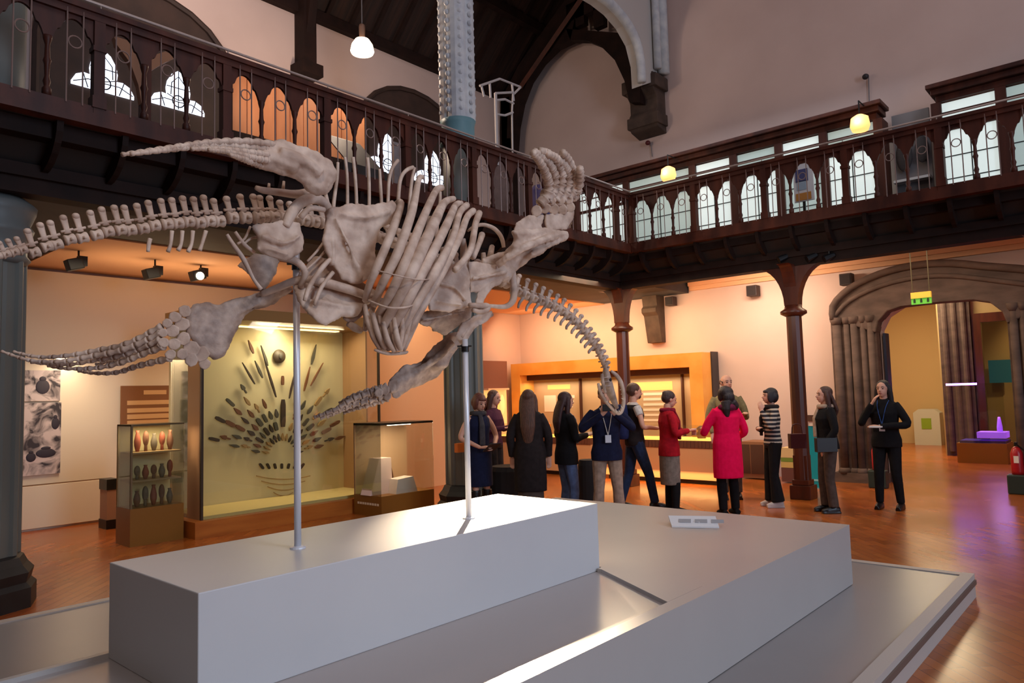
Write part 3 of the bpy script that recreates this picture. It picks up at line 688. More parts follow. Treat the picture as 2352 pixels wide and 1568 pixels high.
for k in range(3):
    for j in range(4): m.bb((hx-.232,yA+.14+k*.06,zb+.1+j*.09),(hx-.226,yA+.17+k*.06,zb+.15+j*.09))
m.build('window_grid',mat('pink_dark',(186,150,146),.7),r); rel(r)  # window grid in a darker pink
r=thing('white_model_block','low white wedge model beside the tall pink model','model',(hx-.3,yB+.3,zb))
a=P(880,1128,x=hx-.2).y+.1; m=MB(); m.prism([(hx-.24,a,zb),(hx-.24,a+.40,zb),(hx-.24,a+.32,zb+.22),(hx-.24,a+.04,zb+.2)],(.2,0,0)); m.build('body',mat('white_card',(238,220,214),.6),r); rel(r)
r=thing('arched_model','brown arched carving behind the white wedge model','model',(hx-.5,yB+.3,zb))
m=MB(); m.tube([(hx-.55,a+.05,zb),(hx-.55,a+.08,zb+.3),(hx-.55,a+.18,zb+.40),(hx-.55,a+.3,zb+.3),(hx-.55,a+.36,zb)],.035,n=8,smooth=3); m.build('arch',tm[0],r,smooth=True); rel(r)
# orange partition behind the cube case and the tall one
MB()
m=MB(); m.bb((-10.2,y1+.16,0),(-10.0,10.2,3.5)); o=m.build('orange_partition_wall',mat('orange_wall',(206,158,120),.7)); tag(o,'warm orange partition wall behind the glass case with the pink model','partition')
# small orange call point on column
m=MB(); q=P(1056,1028,x=-7.0); m.bb((-7.04,q.y-.06,q.z-.06),(-6.98,q.y+.06,q.z+.06)); o=m.build('call_point',mat('signal_orange',(226,120,40),.5)); tag(o,'small orange call point box on the middle column','call point')
# ================================================================ END WALL EXHIBITS
yf=12.95
glow=mat('amber_frame',(246,174,84),.55,c2=(238,154,60),scale=2)
TL=P(1180,836,y=yf); TR=P(1628,811,y=yf); zt=2.34; x0,x1=-11.25,TR.x; fw=.27
r=thing('framed_showcase','wide wall showcase with a glowing orange frame behind the visitors','display case',((x0+x1)/2,yf,0))
m=MB(); m.bb((x0,yf-.3,zt-fw),(x1,yf+.3,zt)); m.bb((x0,yf-.3,0),(x0+fw,yf+.3,zt-fw)); m.bb((x1-fw,yf-.3,0),(x1,yf+.3,zt-fw)); m.build('frame',glow,r)
m=MB(); m.bb((x0+fw,yf-.05,zt-fw-.12),(x1-fw,yf+.25,zt-fw)); m.build('dark_band',mat('band_brown',(70,34,20),.6),r)  # dark brown band below the top of the frame
m=MB(); m.bb((x0+fw,yf+.2,.0),(x1-fw,yf+.3,zt-fw-.12)); m.build('back_panel',mat('tan_lining',(190,162,128),.7),r)
for px in (1330,1565):
    q=P(px,900,y=yf+.1).x; MB().bb((q-.015,yf+.12,.7),(q+.015,yf+.2,zt-fw-.12)).build('divider',mat('band_brown',(0,0,0)),r)
m=MB(); m.bb((x0+fw,yf-.2,.0),(x1-fw,yf+.2,.72)); m.build('plinth_base',mat('tan_base',(190,150,108),.6),r)
tl=mat('amber_letter',(250,190,110),.6,emit=.35); tw=mat('white_letter',(240,226,206),.6)
def tx(a,b,mt,nm='text_line'):
    m=MB(); eb(m,yf+.2,a,b,.006); m.build(nm,mt,r)
tx((1258,884),(1310,893),tl,'heading'); tx((1250,908),(1278,945),tw); tx((1284,908),(1320,914),tw); tx((1284,920),(1318,925),tw); tx((1284,930),(1316,935),tw)
tx((1456,878),(1545,895),tl,'heading')
for k in range(6): tx((1478,902+k*12),(1535,907+k*12),tw)
rel(r)
m=MB(); m.bb((x1,yf+.06,0),(x1+.03,yf+.33,zt+.02)); o=m.build('dark_edge_panel',mat('slate_edge',(52,46,50),.5)); tag(o,'thin dark upright panel along the right edge of the orange-framed showcase','panel')
# counter cases in front with lit tops
def counter(xa,xb_,ya,yb,lab,zb=.62,zt_=.92):
    r=thing('counter_case',lab,'display case',((xa+xb_)/2,(ya+yb)/2,0))
    MB().bb((xa+.08,ya+.08,0),(xb_-.08,yb-.08,.08)).build('plinth',blk,r)
    MB().bb((xa,ya,.08),(xb_,yb,zb)).build('cabinet',mat('beige_cabinet',(206,160,116),.6),r)
    m=MB(); n=int((xb_-xa)/.07)
    m.bb((xa,ya-.01,zb),(xb_,yb,zb+.13))
    for k in range(n): m.bb((xa+k*.07+.02,ya-.02,zb+.01),(xa+k*.07+.05,ya-.01,zb+.12))
    m.build('ribbed_band',mat('rib_brown',(104,62,44),.6),r)
    MB().bb((xa,ya,zb+.13),(xb_,yb,zb+.15)).build('lit_deck',mat('lit_deck',(255,214,120),.5,emit=1.1,ecol=(255,200,90)),r)
    m=MB(); m.bb((xa,ya,zb+.15),(xb_,ya+.01,zt_+.1)); m.bb((xb_-.01,ya+.01,zb+.15),(xb_,yb,zt_+.1)); m.build('glass_hood',glass,r); rel(r)
    return r
counter(-8.0,-5.55,11.55,12.2,'beige counter case with lit yellow top left of the pink-coated woman')
counter(-10.8,-8.3,11.6,12.2,'lit counter case behind the long-haired woman at the left of the group')
for i,(xx,c,h,l) in enumerate(((-8.45-.6,(230,180,90),.34,'amber cup-shaped exhibit on the left counter case'),(-9.6,(200,120,60),.26,'orange-brown exhibit on the left counter case'),(-7.4,(220,170,120),.3,'pale figurine at the left end of the beige counter case'),(-6.1,(110,70,50),.22,'small brown exhibit at the right end of the beige counter case'))):
    m=MB(); m.lathe((xx,11.9,.771 if True else 0),[(.07,0),(.1,h*.3),(.06,h*.6),(.09,h*.8),(.03,h)],12); o=m.build('exhibit_vessel',mat('ex%d'%i,c,.5),smooth=True); tag(o,l,'exhibit')
# low black draped tables among the visitors
def drum(px,py,w,h,l):
    q=P(px,py,z=0); m=MB(); m.lathe((q.x,q.y,0),[(w*1.05,0),(w*1.0,h*.5),(w*.95,h*.9),(w*.85,h),(0.02,h)],20); o=m.build('draped_table',mat('black_cloth',(24,18,18),.9)); tag(o,l,'table')
drum(1172,1170,.3,.62,'round table under a black cloth left of the long-haired woman')
drum(1357,1178,.16,.72,'narrow round table under a black cloth beside the khaki trousers')
# brown lit niche panel on the far left wall
bx2=-11.46+.02
r=thing('niche_panel','mauve-brown wall panel with a pale ledge and glowing oval exhibit','display panel',P(1145,900,x=-11.3))
a=P(1106,828,x=-11.3); b=P(1180,1120,x=-11.3)
m=MB(); m.bb((-11.32,a.y,0),(-11.28,min(b.y,12.55),a.z)); m.build('board',mat('mauve_board',(130,84,70),.7),r)
m=MB(); q=P(1112,893,x=-11.25); q2=P(1160,893,x=-11.25); m.bb((-11.28,q.y,q.z-.03),(-11.12,q2.y,q.z+.01)); m.build('ledge',mat('ledge_cream',(240,200,160),.6),r)
m=MB(); m.bb((-11.285,q.y,P(1112,1050,x=-11.25).z),(-11.275,min(q2.y+.9,12.5),q.z-.03)); m.build('lit_niche',mat('niche_lit',(250,206,140),.6,emit=.5,ecol=(255,200,120)),r)
q=P(1153,930,x=-11.2); s=pxm(1153,930,x=-11.2); m=MB(); m.ell((-11.2,q.y,q.z),(.05,9*s,24*s)); m.build('oval_exhibit',mat('oval_cream',(255,226,150),.5,emit=.5,ecol=(255,220,140)),r,smooth=True); rel(r)
# lower stone corbel on the end wall
m=MB(); q=P(1512,690,y=13.3); X=q.x
m.prism([(X-.2,13.3-a,2.62+z) for a,z in ((0,0),(.16,0),(.22,.3),(.27,.55),(.36,.62),(.36,.7),(.30,.75),(.34,1.0),(0,1.05))],(.34,0,0)); o=m.build('stone_corbel',stoned,bevel=.01); tag(o,'short tapered stone corbel on the end wall above the orange frame','corbel')
# low furniture by the end wall
r=thing('low_cabinet','low brown cabinet at the end wall left of the striped jumper','cabinet',P(1740,1110,y=12.9))
a=P(1712,1012,y=12.9);b=P(1765,1012,y=12.9); MB().bb((a.x,12.7,.02),(b.x,13.25,a.z)).build('carcass',mat('cab_brown',(150,104,72),.6),r); m=MB(); m.bb((a.x+.02,12.69,.1),(a.x+.16,12.7,a.z-.05)); m.bb((a.x+.18,12.69,.1),(b.x-.02,12.7,a.z-.05)); m.build('door',mat('cab_brown_dark',(84,54,40),.6),r); rel(r)
for k,(c,l) in enumerate((((226,200,150),'cream box, topmost of the stack by the wooden column'),((120,150,60),'green box, second in the stack by the wooden column'),((214,190,120),'yellow box, third in the stack by the wooden column'),((110,70,66),'maroon box at the foot of the stack by the wooden column'))):
    q=P(1818,1050,y=12.6); h=[.17,.07,.1,.24][k]; z=.6-sum([.17,.07,.1,.24][:k+1])
    m=MB(); m.box((q.x,12.6,z+h/2),(.26,.3,h-.004)); o=m.build('storage_box',mat('box%d'%k,c,.7)); tag(o,l,'box','stacked boxes by the wooden column')
# turquoise banner panel
q0=P(1850,1121,z=0); 
r=thing('turquoise_stand','turquoise upright information stand beside the wooden column','stand',q0)
yq=q0.y
a=P(1848,978,y=yq);b=P(1892,978,y=yq)
m=MB(); m.prism([(a.x,yq,.02),(a.x+.34,yq,.02),(a.x+.28,yq+.03,a.z),(a.x-.02,yq+.03,a.z)],(0,.05,0)); m.build('panel',mat('turquoise',(0,158,170),.5),r)
m=MB(); m.bb((a.x-.02,yq-.02,0),(a.x+.36,yq+.25,.02)); m.build('foot',mat('foot_grey',(170,176,176),.5),r)
m=MB(); m.box((a.x+.12,yq+.03,a.z+.02),(.1,.03,.04)); m.build('pale_top_edge',tw,r)  # pale strip on the top edge of the panel
m=MB(); m.box((a.x+.12,yq-.003,.14),(.14,.004,.03)); m.build('pale_mark',mat('pale_aqua',(150,220,220),.5),r); rel(r)
m=MB(); eb(m,13.29,(1852,953),(1882,966),.03); o=m.build('wall_sign',mat('sign_brown',(70,40,30),.6)); tag(o,'small dark brown wall sign above the turquoise stand','sign')
# ---------------------------------------------------------------- stone doorway
yd=13.05
r=thing('stone_door_surround','brown stone arched door surround with clustered jamb shafts','doorway',((D0+D1)/2,13.2,0))
xo=P(1915,900,y=yd).x; xi=D0
m=MB(); m.bb((xo,yd+.05,.12),(xi,13.34,2.86)); m.bb((xo-.06,yd-.05,0),(xi+.02,13.34,.16)); m.build('left_jamb',stone,r)
xr=D1; m=MB(); m.bb((xr,yd+.05,.12),(xr+.75,13.34,2.86)); m.bb((xr-.02,yd-.05,0),(xr+.8,13.34,.16)); m.build('right_jamb',stone,r)
def shafts(xs,nm):
    m=MB()
    for x,rr in xs: m.tube([(x,yd+.04,.16),(x,yd+.04,2.72)],rr,n=12); m.lathe((x,yd+.04,.14),[(rr*1.5,0),(rr*1.5,.06),(rr*1.1,.1)],12); m.lathe((x,yd+.04,2.68),[(rr*1.1,0),(rr*1.5,.06),(rr*1.6,.12)],12)
    m.build(nm,stone,r,smooth=True)
shafts([(xo+.10,.07),(xo+.26,.05),(xo+.38,.06),(xo+.52,.045),(xo+.64,.055)],'left_shafts'); shafts([(xr+.08,.055),(xr+.2,.045),(xr+.34,.06),(xr+.5,.06)],'right_shafts')
ow=[(xo+.07,2.78),(xo+.07,3.0),(xo+.25,3.2),(xo+.5,3.35),(xo+.85,3.47),(xo+1.2,3.53),(xo+1.55,3.54),(xo+1.9,3.5),(xo+2.3,3.4),(xr+.65,3.15),(xr+.72,2.78)]
iw=[(D1,2.5),(D1-.05,2.68),(D1-.2,2.84),(D1-.42,2.9),(cx,2.91),(D0+.42,2.9),(D0+.2,2.84),(D0+.05,2.68),(D0,2.5)]
m=MB(); m.prism([(x,yd,z) for x,z in ow+iw],(0,.3,0)); m.build('arch_stones',stone,r,bevel=.02)
m=MB(); m.tube([(x,yd-.02,z+.0) for x,z in ow],.06,n=8,smooth=2); m.build('hood_mould',stone,r,smooth=True)
m=MB(); m.tube([(x,yd-.01,z-.2+ (0 if 0 else 0)) for x,z in ow[1:-1]],.04,n=8,smooth=2); m.build('inner_roll',stone,r,smooth=True)
rel(r)
m=MB(); m.bb((D0+.03,13.36,.0),(D0+.07,13.58,2.5)); o=struct(m,'door_1',mat('navy_door',(34,40,66),.5))
# hanging exit sign
q=P(2116,682,y=12.2)
r=thing('exit_sign','green and yellow illuminated exit sign hanging by two rods before the doorway','sign',q)
w=.27; m=MB(); m.box(q+V(0,0,.03),(w,.06,.09)); m.build('housing',mat('sign_amber',(216,164,60),.5,emit=.5,ecol=(230,170,60)),r)
m=MB(); m.box(q+V(0,0,-.06),(w,.03,.09)); m.build('green_panel',mat('exit_green',(96,176,60),.5,emit=.5,ecol=(90,180,60)),r)
m=MB()
for k in range(3): 
    cx_=q.x-.09+k*.09; m.box((cx_,q.y-.018,q.z-.06),(.03,.004,.045)); m.ell((cx_+.0,q.y-.018,q.z-.03),(.01,.004,.01),seg=8)
m.build('pictogram',mat('sign_dark',(24,50,24),.5),r)
m=MB()
for s in (-1,1): m.tube([q+V(s*w*.42,0,.07),(q.x+s*w*.42,q.y,3.79)],.008,n=6)
m.build('rods',mat('rod_dark',(70,60,40),.5),r); rel(r)
# back room contents
def pil(x,y,w,h,l):
    r=thing('stone_pilaster',l,'pilaster',(x,y,0)); m=MB(); m.bb((x-w/2,y-.15,0),(x+w/2,y+.02,h)); m.build('shaft_block',stone,r); m=MB()
    for k in (-1,0,1): m.tube([(x+k*w*.3,y-.17,.1),(x+k*w*.3,y-.17,h-.3)],.06,n=10)
    m.bb((x-w*.6,y-.28,h-.35),(x+w*.6,y+.02,h-.25)); m.build('rolls_and_cap',stone,r); rel(r)
pil(P(2202,900,y=18.8).x,18.97,.62,4.15,'stone pilaster in the room beyond the doorway, left of its inner door')
m=MB(); m.bb((-2.97,18.85,2.95),(-1.85,19.0,3.15)); m.bb((-2.97,18.85,0),(-2.83,19.0,2.95)); o=struct(m,'door_2',woodr)
q=P(2132,1022,z=0)
r=thing('donation_box','white arched-top box with a green square in the room beyond the doorway','box',q)
s=pxm(2132,1022,z=0); m=MB(); w=27*s; h=82*s
m.prism([(q.x-w,q.y,0),(q.x+w,q.y,0),(q.x+w,q.y,h*.9),(q.x+w*.6,q.y,h),(q.x-w*.6,q.y,h),(q.x-w,q.y,h*.9)],(0,.4,0)); m.build('body',mat('box_white',(190,190,176),.6),r)
m=MB(); m.bb((q.x-w*.4,q.y-.01,h*.45),(q.x+w*.35,q.y,h*.75)); m.build('green_square',mat('lime',(130,160,40),.5),r); rel(r)
a=P(2200,1062,z=0); yv=a.y; b=P(2316,1062,y=yv)
r=thing('purple_lit_showcase','glass case glowing purple on an ochre base beyond the doorway','display case',((a.x+b.x)/2,yv+.4,0))
zb=P(2250,1018,y=yv).z; zt=P(2250,880,y=yv).z
MB().bb((a.x,yv,0),(b.x,yv+.8,zb)).build('base',mat('ochre_lit',(160,112,30),.45),r)
pur=mat('purple_light',(170,110,255),.4,emit=22,ecol=(160,90,255)); pur2=mat('purple_lit_surface',(170,120,220),.6,emit=.6,ecol=(170,90,255))  # second material puts the purple light on shelf and figure in as emission
MB().bb((a.x+.05,yv+.05,zb),(b.x-.02,yv+.7,zb+.05)).build('purple_deck',mat('deep_violet',(60,40,140),.5),r)
MB().bb((a.x+.35,yv+.1,zb+.1),(b.x-.02,yv+.6,zb+.22)).build('lilac_shelf',pur2,r)
m=MB(); m.bb((a.x-.12,yv+.02,zt-.03),(a.x+.42,yv+.08,zt+.01)); m.build('light_strip',pur,r)
m=MB(); m.lathe((b.x-.14,yv+.3,zb+.22),[(.05,0),(.05,.1),(.03,.25),(.02,.3)],12); m.build('lilac_figure',pur2,r,smooth=True)
m=MB(); m.bb((a.x,yv,zb),(b.x,yv+.01,zt)); m.build('front_glass',glass,r); rel(r)
o=MB().box((P(2300,890,y=22.9).x,22.9,1.9),(.5,.06,.6)).build('video_screen',mat('teal_screen',(40,84,84),.4,emit=.12,ecol=(60,130,130))); tag(o,'dark teal screen on the wall beyond the purple case','screen')
# fire extinguishers
def ext(px,py,l):
    q=P(px,py,z=0); r=thing('fire_extinguisher',l,'fire extinguisher',q)
    m=MB(); m.box((q.x,q.y,.14),(.26,.2,.28)); m.build('stand',mat('dark_green_stand',(40,52,44),.5),r,bevel=.02)
    m=MB(); m.lathe((q.x,q.y,.28),[(.075,0),(.08,.05),(.08,.3),(.05,.38),(.025,.4)],16); m.build('cylinder_body',mat('red_paint',(170,20,30),.35),r,smooth=True)
    m=MB(); m.box((q.x,q.y,.72),(.03,.1,.05)); m.tube([(q.x+.02,q.y,.7),(q.x+.1,q.y-.02,.62),(q.x+.1,q.y-.02,.4)],.012,n=6); m.build('valve_and_hose',blk,r)
    m=MB(); m.box((q.x,q.y-.081,.5),(.06,.004,.1)); m.build('pale_tag',tw,r); rel(r)
ext(2019,1120,'red fire extinguisher on a dark stand at the left door jamb'); ext(2342,1134,'red fire extinguisher on a dark stand at the right edge of the doorway')

# ================================================================ PLINTHS
tray=mat('grey_tray',(150,146,146),.32,c2=(144,140,140),scale=1)
r=thing('low_platform','large low grey platform with a pale rim lying on the wooden floor','platform',(-3.6,3,0))
m=MB(); m.bb((-6.0,-3,.02),(-1.22,6.46,.165)); m.build('deck',tray,r)
m=MB()
for a,b in (((-1.22,-3,0),(-1.14,6.54,.175)),((-6.08,6.46,0),(-1.22,6.54,.172)),((-6.08,-3,0),(-6.0,6.46,.175))): m.bb(a,b)
m.build('rim',mat('pale_rim',(190,180,172),.5),r)
m=MB(); m.bb((-1.141,-3,.10),(-1.128,6.53,.135)); m.build('rim_groove',mat('groove_brown',(110,90,80),.6),r); rel(r)
r=thing('wide_display_plinth','wide white display plinth with an inset panel, standing on the low platform','plinth',(-2.6,3,.17))
mw=mat('plinth_white',(184,178,174),.38,c2=(178,172,169),scale=1)
m=MB(); m.bb((-4.55,3.605,.17),(-1.78,5.74,.60)); m.bb((-3.38,-1.5,.17),(-1.78,3.605,.575)); m.bb((-2.53,3.56,.575),(-1.78,3.605,.6)); m.bb((-1.86,-1.5,.575),(-1.78,3.56,.6)); m.bb((-3.38,-1.5,.575),(-3.35,3.6,.6)); m.build('body',mw,r)
m=MB(); m.prism([(-1.862,3.2,.575),(-1.862,3.56,.575),(-2.5,3.56,.575)],(0,0,.025)); m.build('corner_fillet',mw,r)
m=MB(); m.bb((-3.35,-1.5,.575),(-1.862,3.56,.58)); m.build('inset_panel',mat('inset_glossy_panel',(168,160,158),.2,spec=.6),r); rel(r)
o=MB().bb((-3.35,1.19,.58),(-2.54,3.60,.972)).build('tall_display_plinth',mat('plinth_top_white',(204,204,206),.4,c2=(198,198,201),scale=1),bevel=.004); tag(o,'long white box plinth carrying the two steel poles of the skeleton','plinth')
# small caption sign on the wide plinth
q=P(1592,1196,z=.6)
r=thing('caption_sign','small tilted white caption card on the wide plinth','sign',q)
a=P(1543,1212,z=.602);b=P(1652,1214,z=.602); u=(b-a).normalized(); n=V(-u.y,u.x,0); L=(b-a).length
m=MB(); A=a+n*.02; m.prism([A,A+u*L,A+u*(L-.02)+n*.16+V(0,0,.05),A-u*.03+n*.16+V(0,0,.05)],(0,0,.012)); m.build('card',mat('card_white',(228,230,236),.5),r)
m=MB()
for k in range(3):
    p0=A+u*(.05+k*.12)+n*.05+V(0,0,.029); m.prism([p0,p0+u*.09,p0+u*.09+n*.05+V(0,0,.0156),p0+n*.05+V(0,0,.0156)],(0,0,.003))
m.build('grey_print',mat('print_grey',(160,162,170),.6),r)
m=MB(); m.prism([A+u*.04,A+u*(L-.04),A+u*(L-.04)+n*.14+V(0,0,.04),A+u*.04+n*.14+V(0,0,.04)],(0,0,-.0)) if 0 else m.bb(tuple(A+u*.1+n*.1),tuple(A+u*(L-.1)+n*.13+V(0,0,.035))); m.build('foot',steel,r); rel(r)
# poles
for i,((bx_,by_),top,l) in enumerate((((684,1258),(688,548),'tall brushed steel pole holding up the skeleton hip'),((1077,1190),(1064,770),'brushed steel pole holding up the skeleton shoulder'))):
    b=P(bx_,by_,z=.972); t=P(*top,x=b.x)
    r=thing('support_pole',l,'pole',b)
    m=MB(); m.tube([b,(b.x,b.y,t.z-.02)],.0155,n=16); m.build('tube',steel,r,smooth=True)
    m=MB(); m.lathe(b,[(.035,0),(.035,.006),(.02,.01)],16); m.build('floor_flange',steel,r)
    zc=P(687,606,x=b.x).z if i==0 else t.z-.06
    m=MB(); m.lathe((b.x,b.y,zc-.03),[(.021,0),(.021,.03)],14); m.tube([(b.x-.03,b.y-.03,zc),(b.x+.02,b.y+.03,zc)],.006,n=6); m.build('clamp',blk,r); rel(r)
# ================================================================ SKELETON
SK=thing('plesiosaur_skeleton','mounted marine reptile skeleton with four long paddles and curved neck on two steel poles','skeleton',(-2.95,2.3,.972))
XS=-2.95
def S(px,py,x=XS): return P(px,py,x=x)
def W(px,py,x=XS): return pxm(px,py,x=x)
def noisy(o):
    s=o.modifiers.new('s','SUBSURF'); s.levels=1; s.render_levels=1
def bt(name,pts,parent=None,m=bone,n=8,sm=3,flat=1,k=1.,label=None):
    """curved bone from (px,py,radius px[,x])"""
    mb=MB(); V_=[];R_=[]
    for t in pts:
        x=t[3] if len(t)>3 else XS
        V_.append(S(t[0],t[1],x)); R_.append(max(.0025,t[2]*W(t[0],t[1],x)*k))
    mb.tube(V_,R_,n=n,smooth=sm,flat=flat)
    return mb.build(name,m,parent if parent is not None else SK,smooth=True,label=label)
def knob(v,r): return (v,r)
def plate(name,outline,th,parent=None,m=bone,ribs=(),v=.011,x=None,label=None,knobs=()):
    """flat bone of real thickness: outline of (px,py,x)"""
    th=th*.72
    A0=[S(a,b,c) for a,b,c in outline]; n0=len(A0); A=[]
    for i in range(n0):      # irregular eroded edge
        p,q=A0[i],A0[(i+1)%n0]; d=q-p; k=max(1,int(d.length/.035))
        for j in range(k): A.append(p+d*(j/k)+V(0,random.uniform(-.004,.004),random.uniform(-.004,.004)))
    c=sum(A,V(0,0,0))/len(A)
    nrm=V(0,0,0)
    for i in range(len(A)): nrm+=(A[i]-c).cross(A[(i+1)%len(A)]-c)
    nrm.normalize()
    mb=MB(); B=[p-nrm*th/2 for p in A]
    # dished plate: fan to a slightly sunken centre
    vs1=[mb.b.verts.new(p+nrm*th) for p in B]; vs2=[mb.b.verts.new(p) for p in B]
    c1=mb.b.verts.new(c+nrm*(-th*.1)); c2=mb.b.verts.new(c-nrm*(th*.6)); n=len(A)
    for i in range(n):
        j=(i+1)%n
        mb.b.faces.new((vs1[i],vs1[j],c1)); mb.b.faces.new((vs2[j],vs2[i],c2)); mb.b.faces.new((vs1[i],vs2[i],vs2[j],vs1[j]))
    th0=th; mb.tube(A+[A[0]],th*.36,n=6)
    for a,b,r,xx in knobs:
        p=S(a,b,xx); rr=r*W(a,b,xx); mb.ell(p,(rr,rr,rr),seg=10)
    for rb in ribs:
        mb.tube([S(*q) for q in rb],th*.45,n=6,smooth=2)
    return mb.build(name,m,parent if parent is not None else SK,mods=remesh(v*.8,3,.022),label=label)
# ---- tail
def vertebra(name,c,top,rc,ln,bot=None,x=XS,m=bone,fore=0,lean=(1,0)):
    """c centrum centre px, top = spine tip px, rc centrum radius px, ln length px, lean=axis dir px"""
    mb=MB(); s=W(*c,x); C0=S(*c,x); a=(S(c[0]+lean[0]*10,c[1]+lean[1]*10,x)-C0).normalized()
    r=rc*s; L=ln*s/2
    mb.tube([C0-a*L,C0-a*L*.75,C0,C0+a*L*.75,C0+a*L],[r*.96,r,r*.78,r,r*.96],n=12)
    T=S(*top,x); d=T-C0
    # neural arch + spine, flattened front to back
    side=a.cross(d.normalized()).normalized()
    p0=C0+d*.28; mb.tube([p0,C0+d*.5,C0+d*.8,T],[L*.75,L*.62,L*.72,L*.8],n=8,flat=.5,up=a)
    mb.ell(T,(L*.82,L*.82,L*.7),seg=8)
    # zygapophysis
    mb.tube([C0+d*.42-a*L*1.25,C0+d*.42+a*L*1.25],r*.24,n=6)
    # transverse processes both sides
    for sg in (-1,1): mb.tube([C0+side*sg*r*.6,C0+side*sg*r*1.7-d.normalized()*r*.25],[r*.33,r*.2],n=6)
    if bot:
        B_=S(*bot,x); mb.tube([C0-d.normalized()*r*.8,B_],[L*.45,L*.3],n=6)
    return mb.build(name,m,SK,smooth=True)
tops=[(581,447),(551,447),(520,452),(490,457),(467,449),(444,453),(419,451),(394,455),(369,457),(340,461),(314,468),(285,472),(262,472),(233,476),(207,484),(174,491),(145,495),(115,507),(92,512),(63,526)]
for i,(tx_,ty) in enumerate(tops):
    f=i/(len(tops)-1)
    cx_=tx_+12+4*f; cyv=ty+ (52 if i<4 else 60) - f*6
    if i<3: cyv=500
    vertebra('tail_vertebra',(cx_,cyv),(tx_,ty+5),15-3*f,22-1*f,x=XS-.02,lean=(1,-.28*f))
for i in range(5):     # tail tip, cut by the frame
    vertebra('tail_vertebra',(52-19*i,574+5*i),(38-20*i,548+5*i),11-.8*i,17,x=XS-.02,lean=(1,-.35))
for i in range(4):
    bt('chevron',[(395+24*i+ (0 if i<3 else 6),530,5),(392+24*i,560,4),(386+23*i-(i==3)*-4,578+(i%2)*-3,5)],m=bone)
bt('chevron',[(345,548,5),(342,560,5),(340,578,4)])
# sacral and dorsal vertebrae running behind the plates
sp=[(605,497),(628,498),(651,500),(674,503),(697,506),(720,509),(745,513),(770,518),(795,524),(820,531),(846,538),(872,546),(898,555),(924,565),(950,575),(976,586),(1002,597),(1028,608),(1054,619),(1080,628),(1106,636),(1132,642),(1158,648)]
for i,(a,b) in enumerate(sp):
    vertebra('back_vertebra',(a,b),(a-9,b-(42 if i<2 else 34)),14,22,x=XS-.12 if i>3 else XS-.02,lean=(1,.3 if i>6 else .1))
# ---- neck
nk=[(1186,668),(1205,676),(1223,684),(1240,690),(1256,696),(1272,703),(1287,711),(1301,721),(1314,731),(1326,742),(1337,753),(1347,765),(1356,777),(1365,790),(1373,803),(1380,816),(1386,829),(1391,842)]
for i,(a,b) in enumerate(nk):
    f=i/(len(nk)-1); ang=.35+f*.95
    nx,ny=math.sin(ang),-math.cos(ang)
    h=36-22*f
    if i>10: nx,ny=.85,-.5
    vertebra('neck_vertebra',(a,b),(a+nx*h*.5,b+ny*h if i<=10 else b-10),11.5-4*f,17-3*f,x=XS-.02,lean=(math.cos(ang),math.sin(ang)))
    if i<14:
        bt('neck_rib',[(a-3,b+8,4),(a-12,b+20-4*f,3.4),(a-15+4*f,b+32-14*f,2.4)],m=boned)
# ---- head
sk=MB()
hp=lambda a,b,dx=0: S(a,b,XS+dx)
sk.tube([hp(1391,848),hp(1393,862),hp(1397,885),hp(1404,905),hp(1412,925),hp(1418,938)],[.022,.032,.040,.034,.024,.013],n=12,flat=.75,smooth=3)
for dx in (-.028,.028): sk.tube([hp(1383,858,dx),hp(1385,880,dx),hp(1391,902,dx)],[.012,.014,.01],n=8,smooth=2)
for k in range(3): sk.tube([hp(1378,868+9*k,.0),hp(1402,866+10*k,.03)],.006,n=6)
so=sk.build('skull',boned,SK,mods=remesh(.0055,3))
m=MB()
for dx,a in ((.03,(1402,872)),(-.03,(1389,878))): m.ell(hp(a[0],a[1],dx),(.008,.014,.014))
m.build('eye_socket',mat('socket_dark',(40,34,32),.9),so,smooth=True)
jaw=[(1404,852,3,-2.93),(1416,862,5,-2.92),(1427,880,5,-2.91),(1432,905,4.6,-2.91),(1432,928,4.4,-2.92),(1427,945,4.6,-2.94),(1420,949,4.8,-2.96),(1411,943,4.4,-2.98),(1399,930,4,-2.99),(1388,916,3.6,-3.0),(1378,898,3.4,-3.0),(1374,880,3.2,-3.0)]
jo=bt('lower_jaw',jaw,n=8,sm=4,label='pale U-shaped lower jaw')
m=MB()
for t in range(2,len(jaw)-1):
    a=jaw[t]; b=jaw[t+1]
    for f in (0,.5):
        q=S(a[0]+(b[0]-a[0])*f,a[1]+(b[1]-a[1])*f,a[3]); inn=S(1408,905,-2.95); d=(inn-q).normalized(); m.tube([q,q+d*.022],[.005,.001],n=5)
m.build('teeth',mat('tooth',(226,214,196),.4),jo)
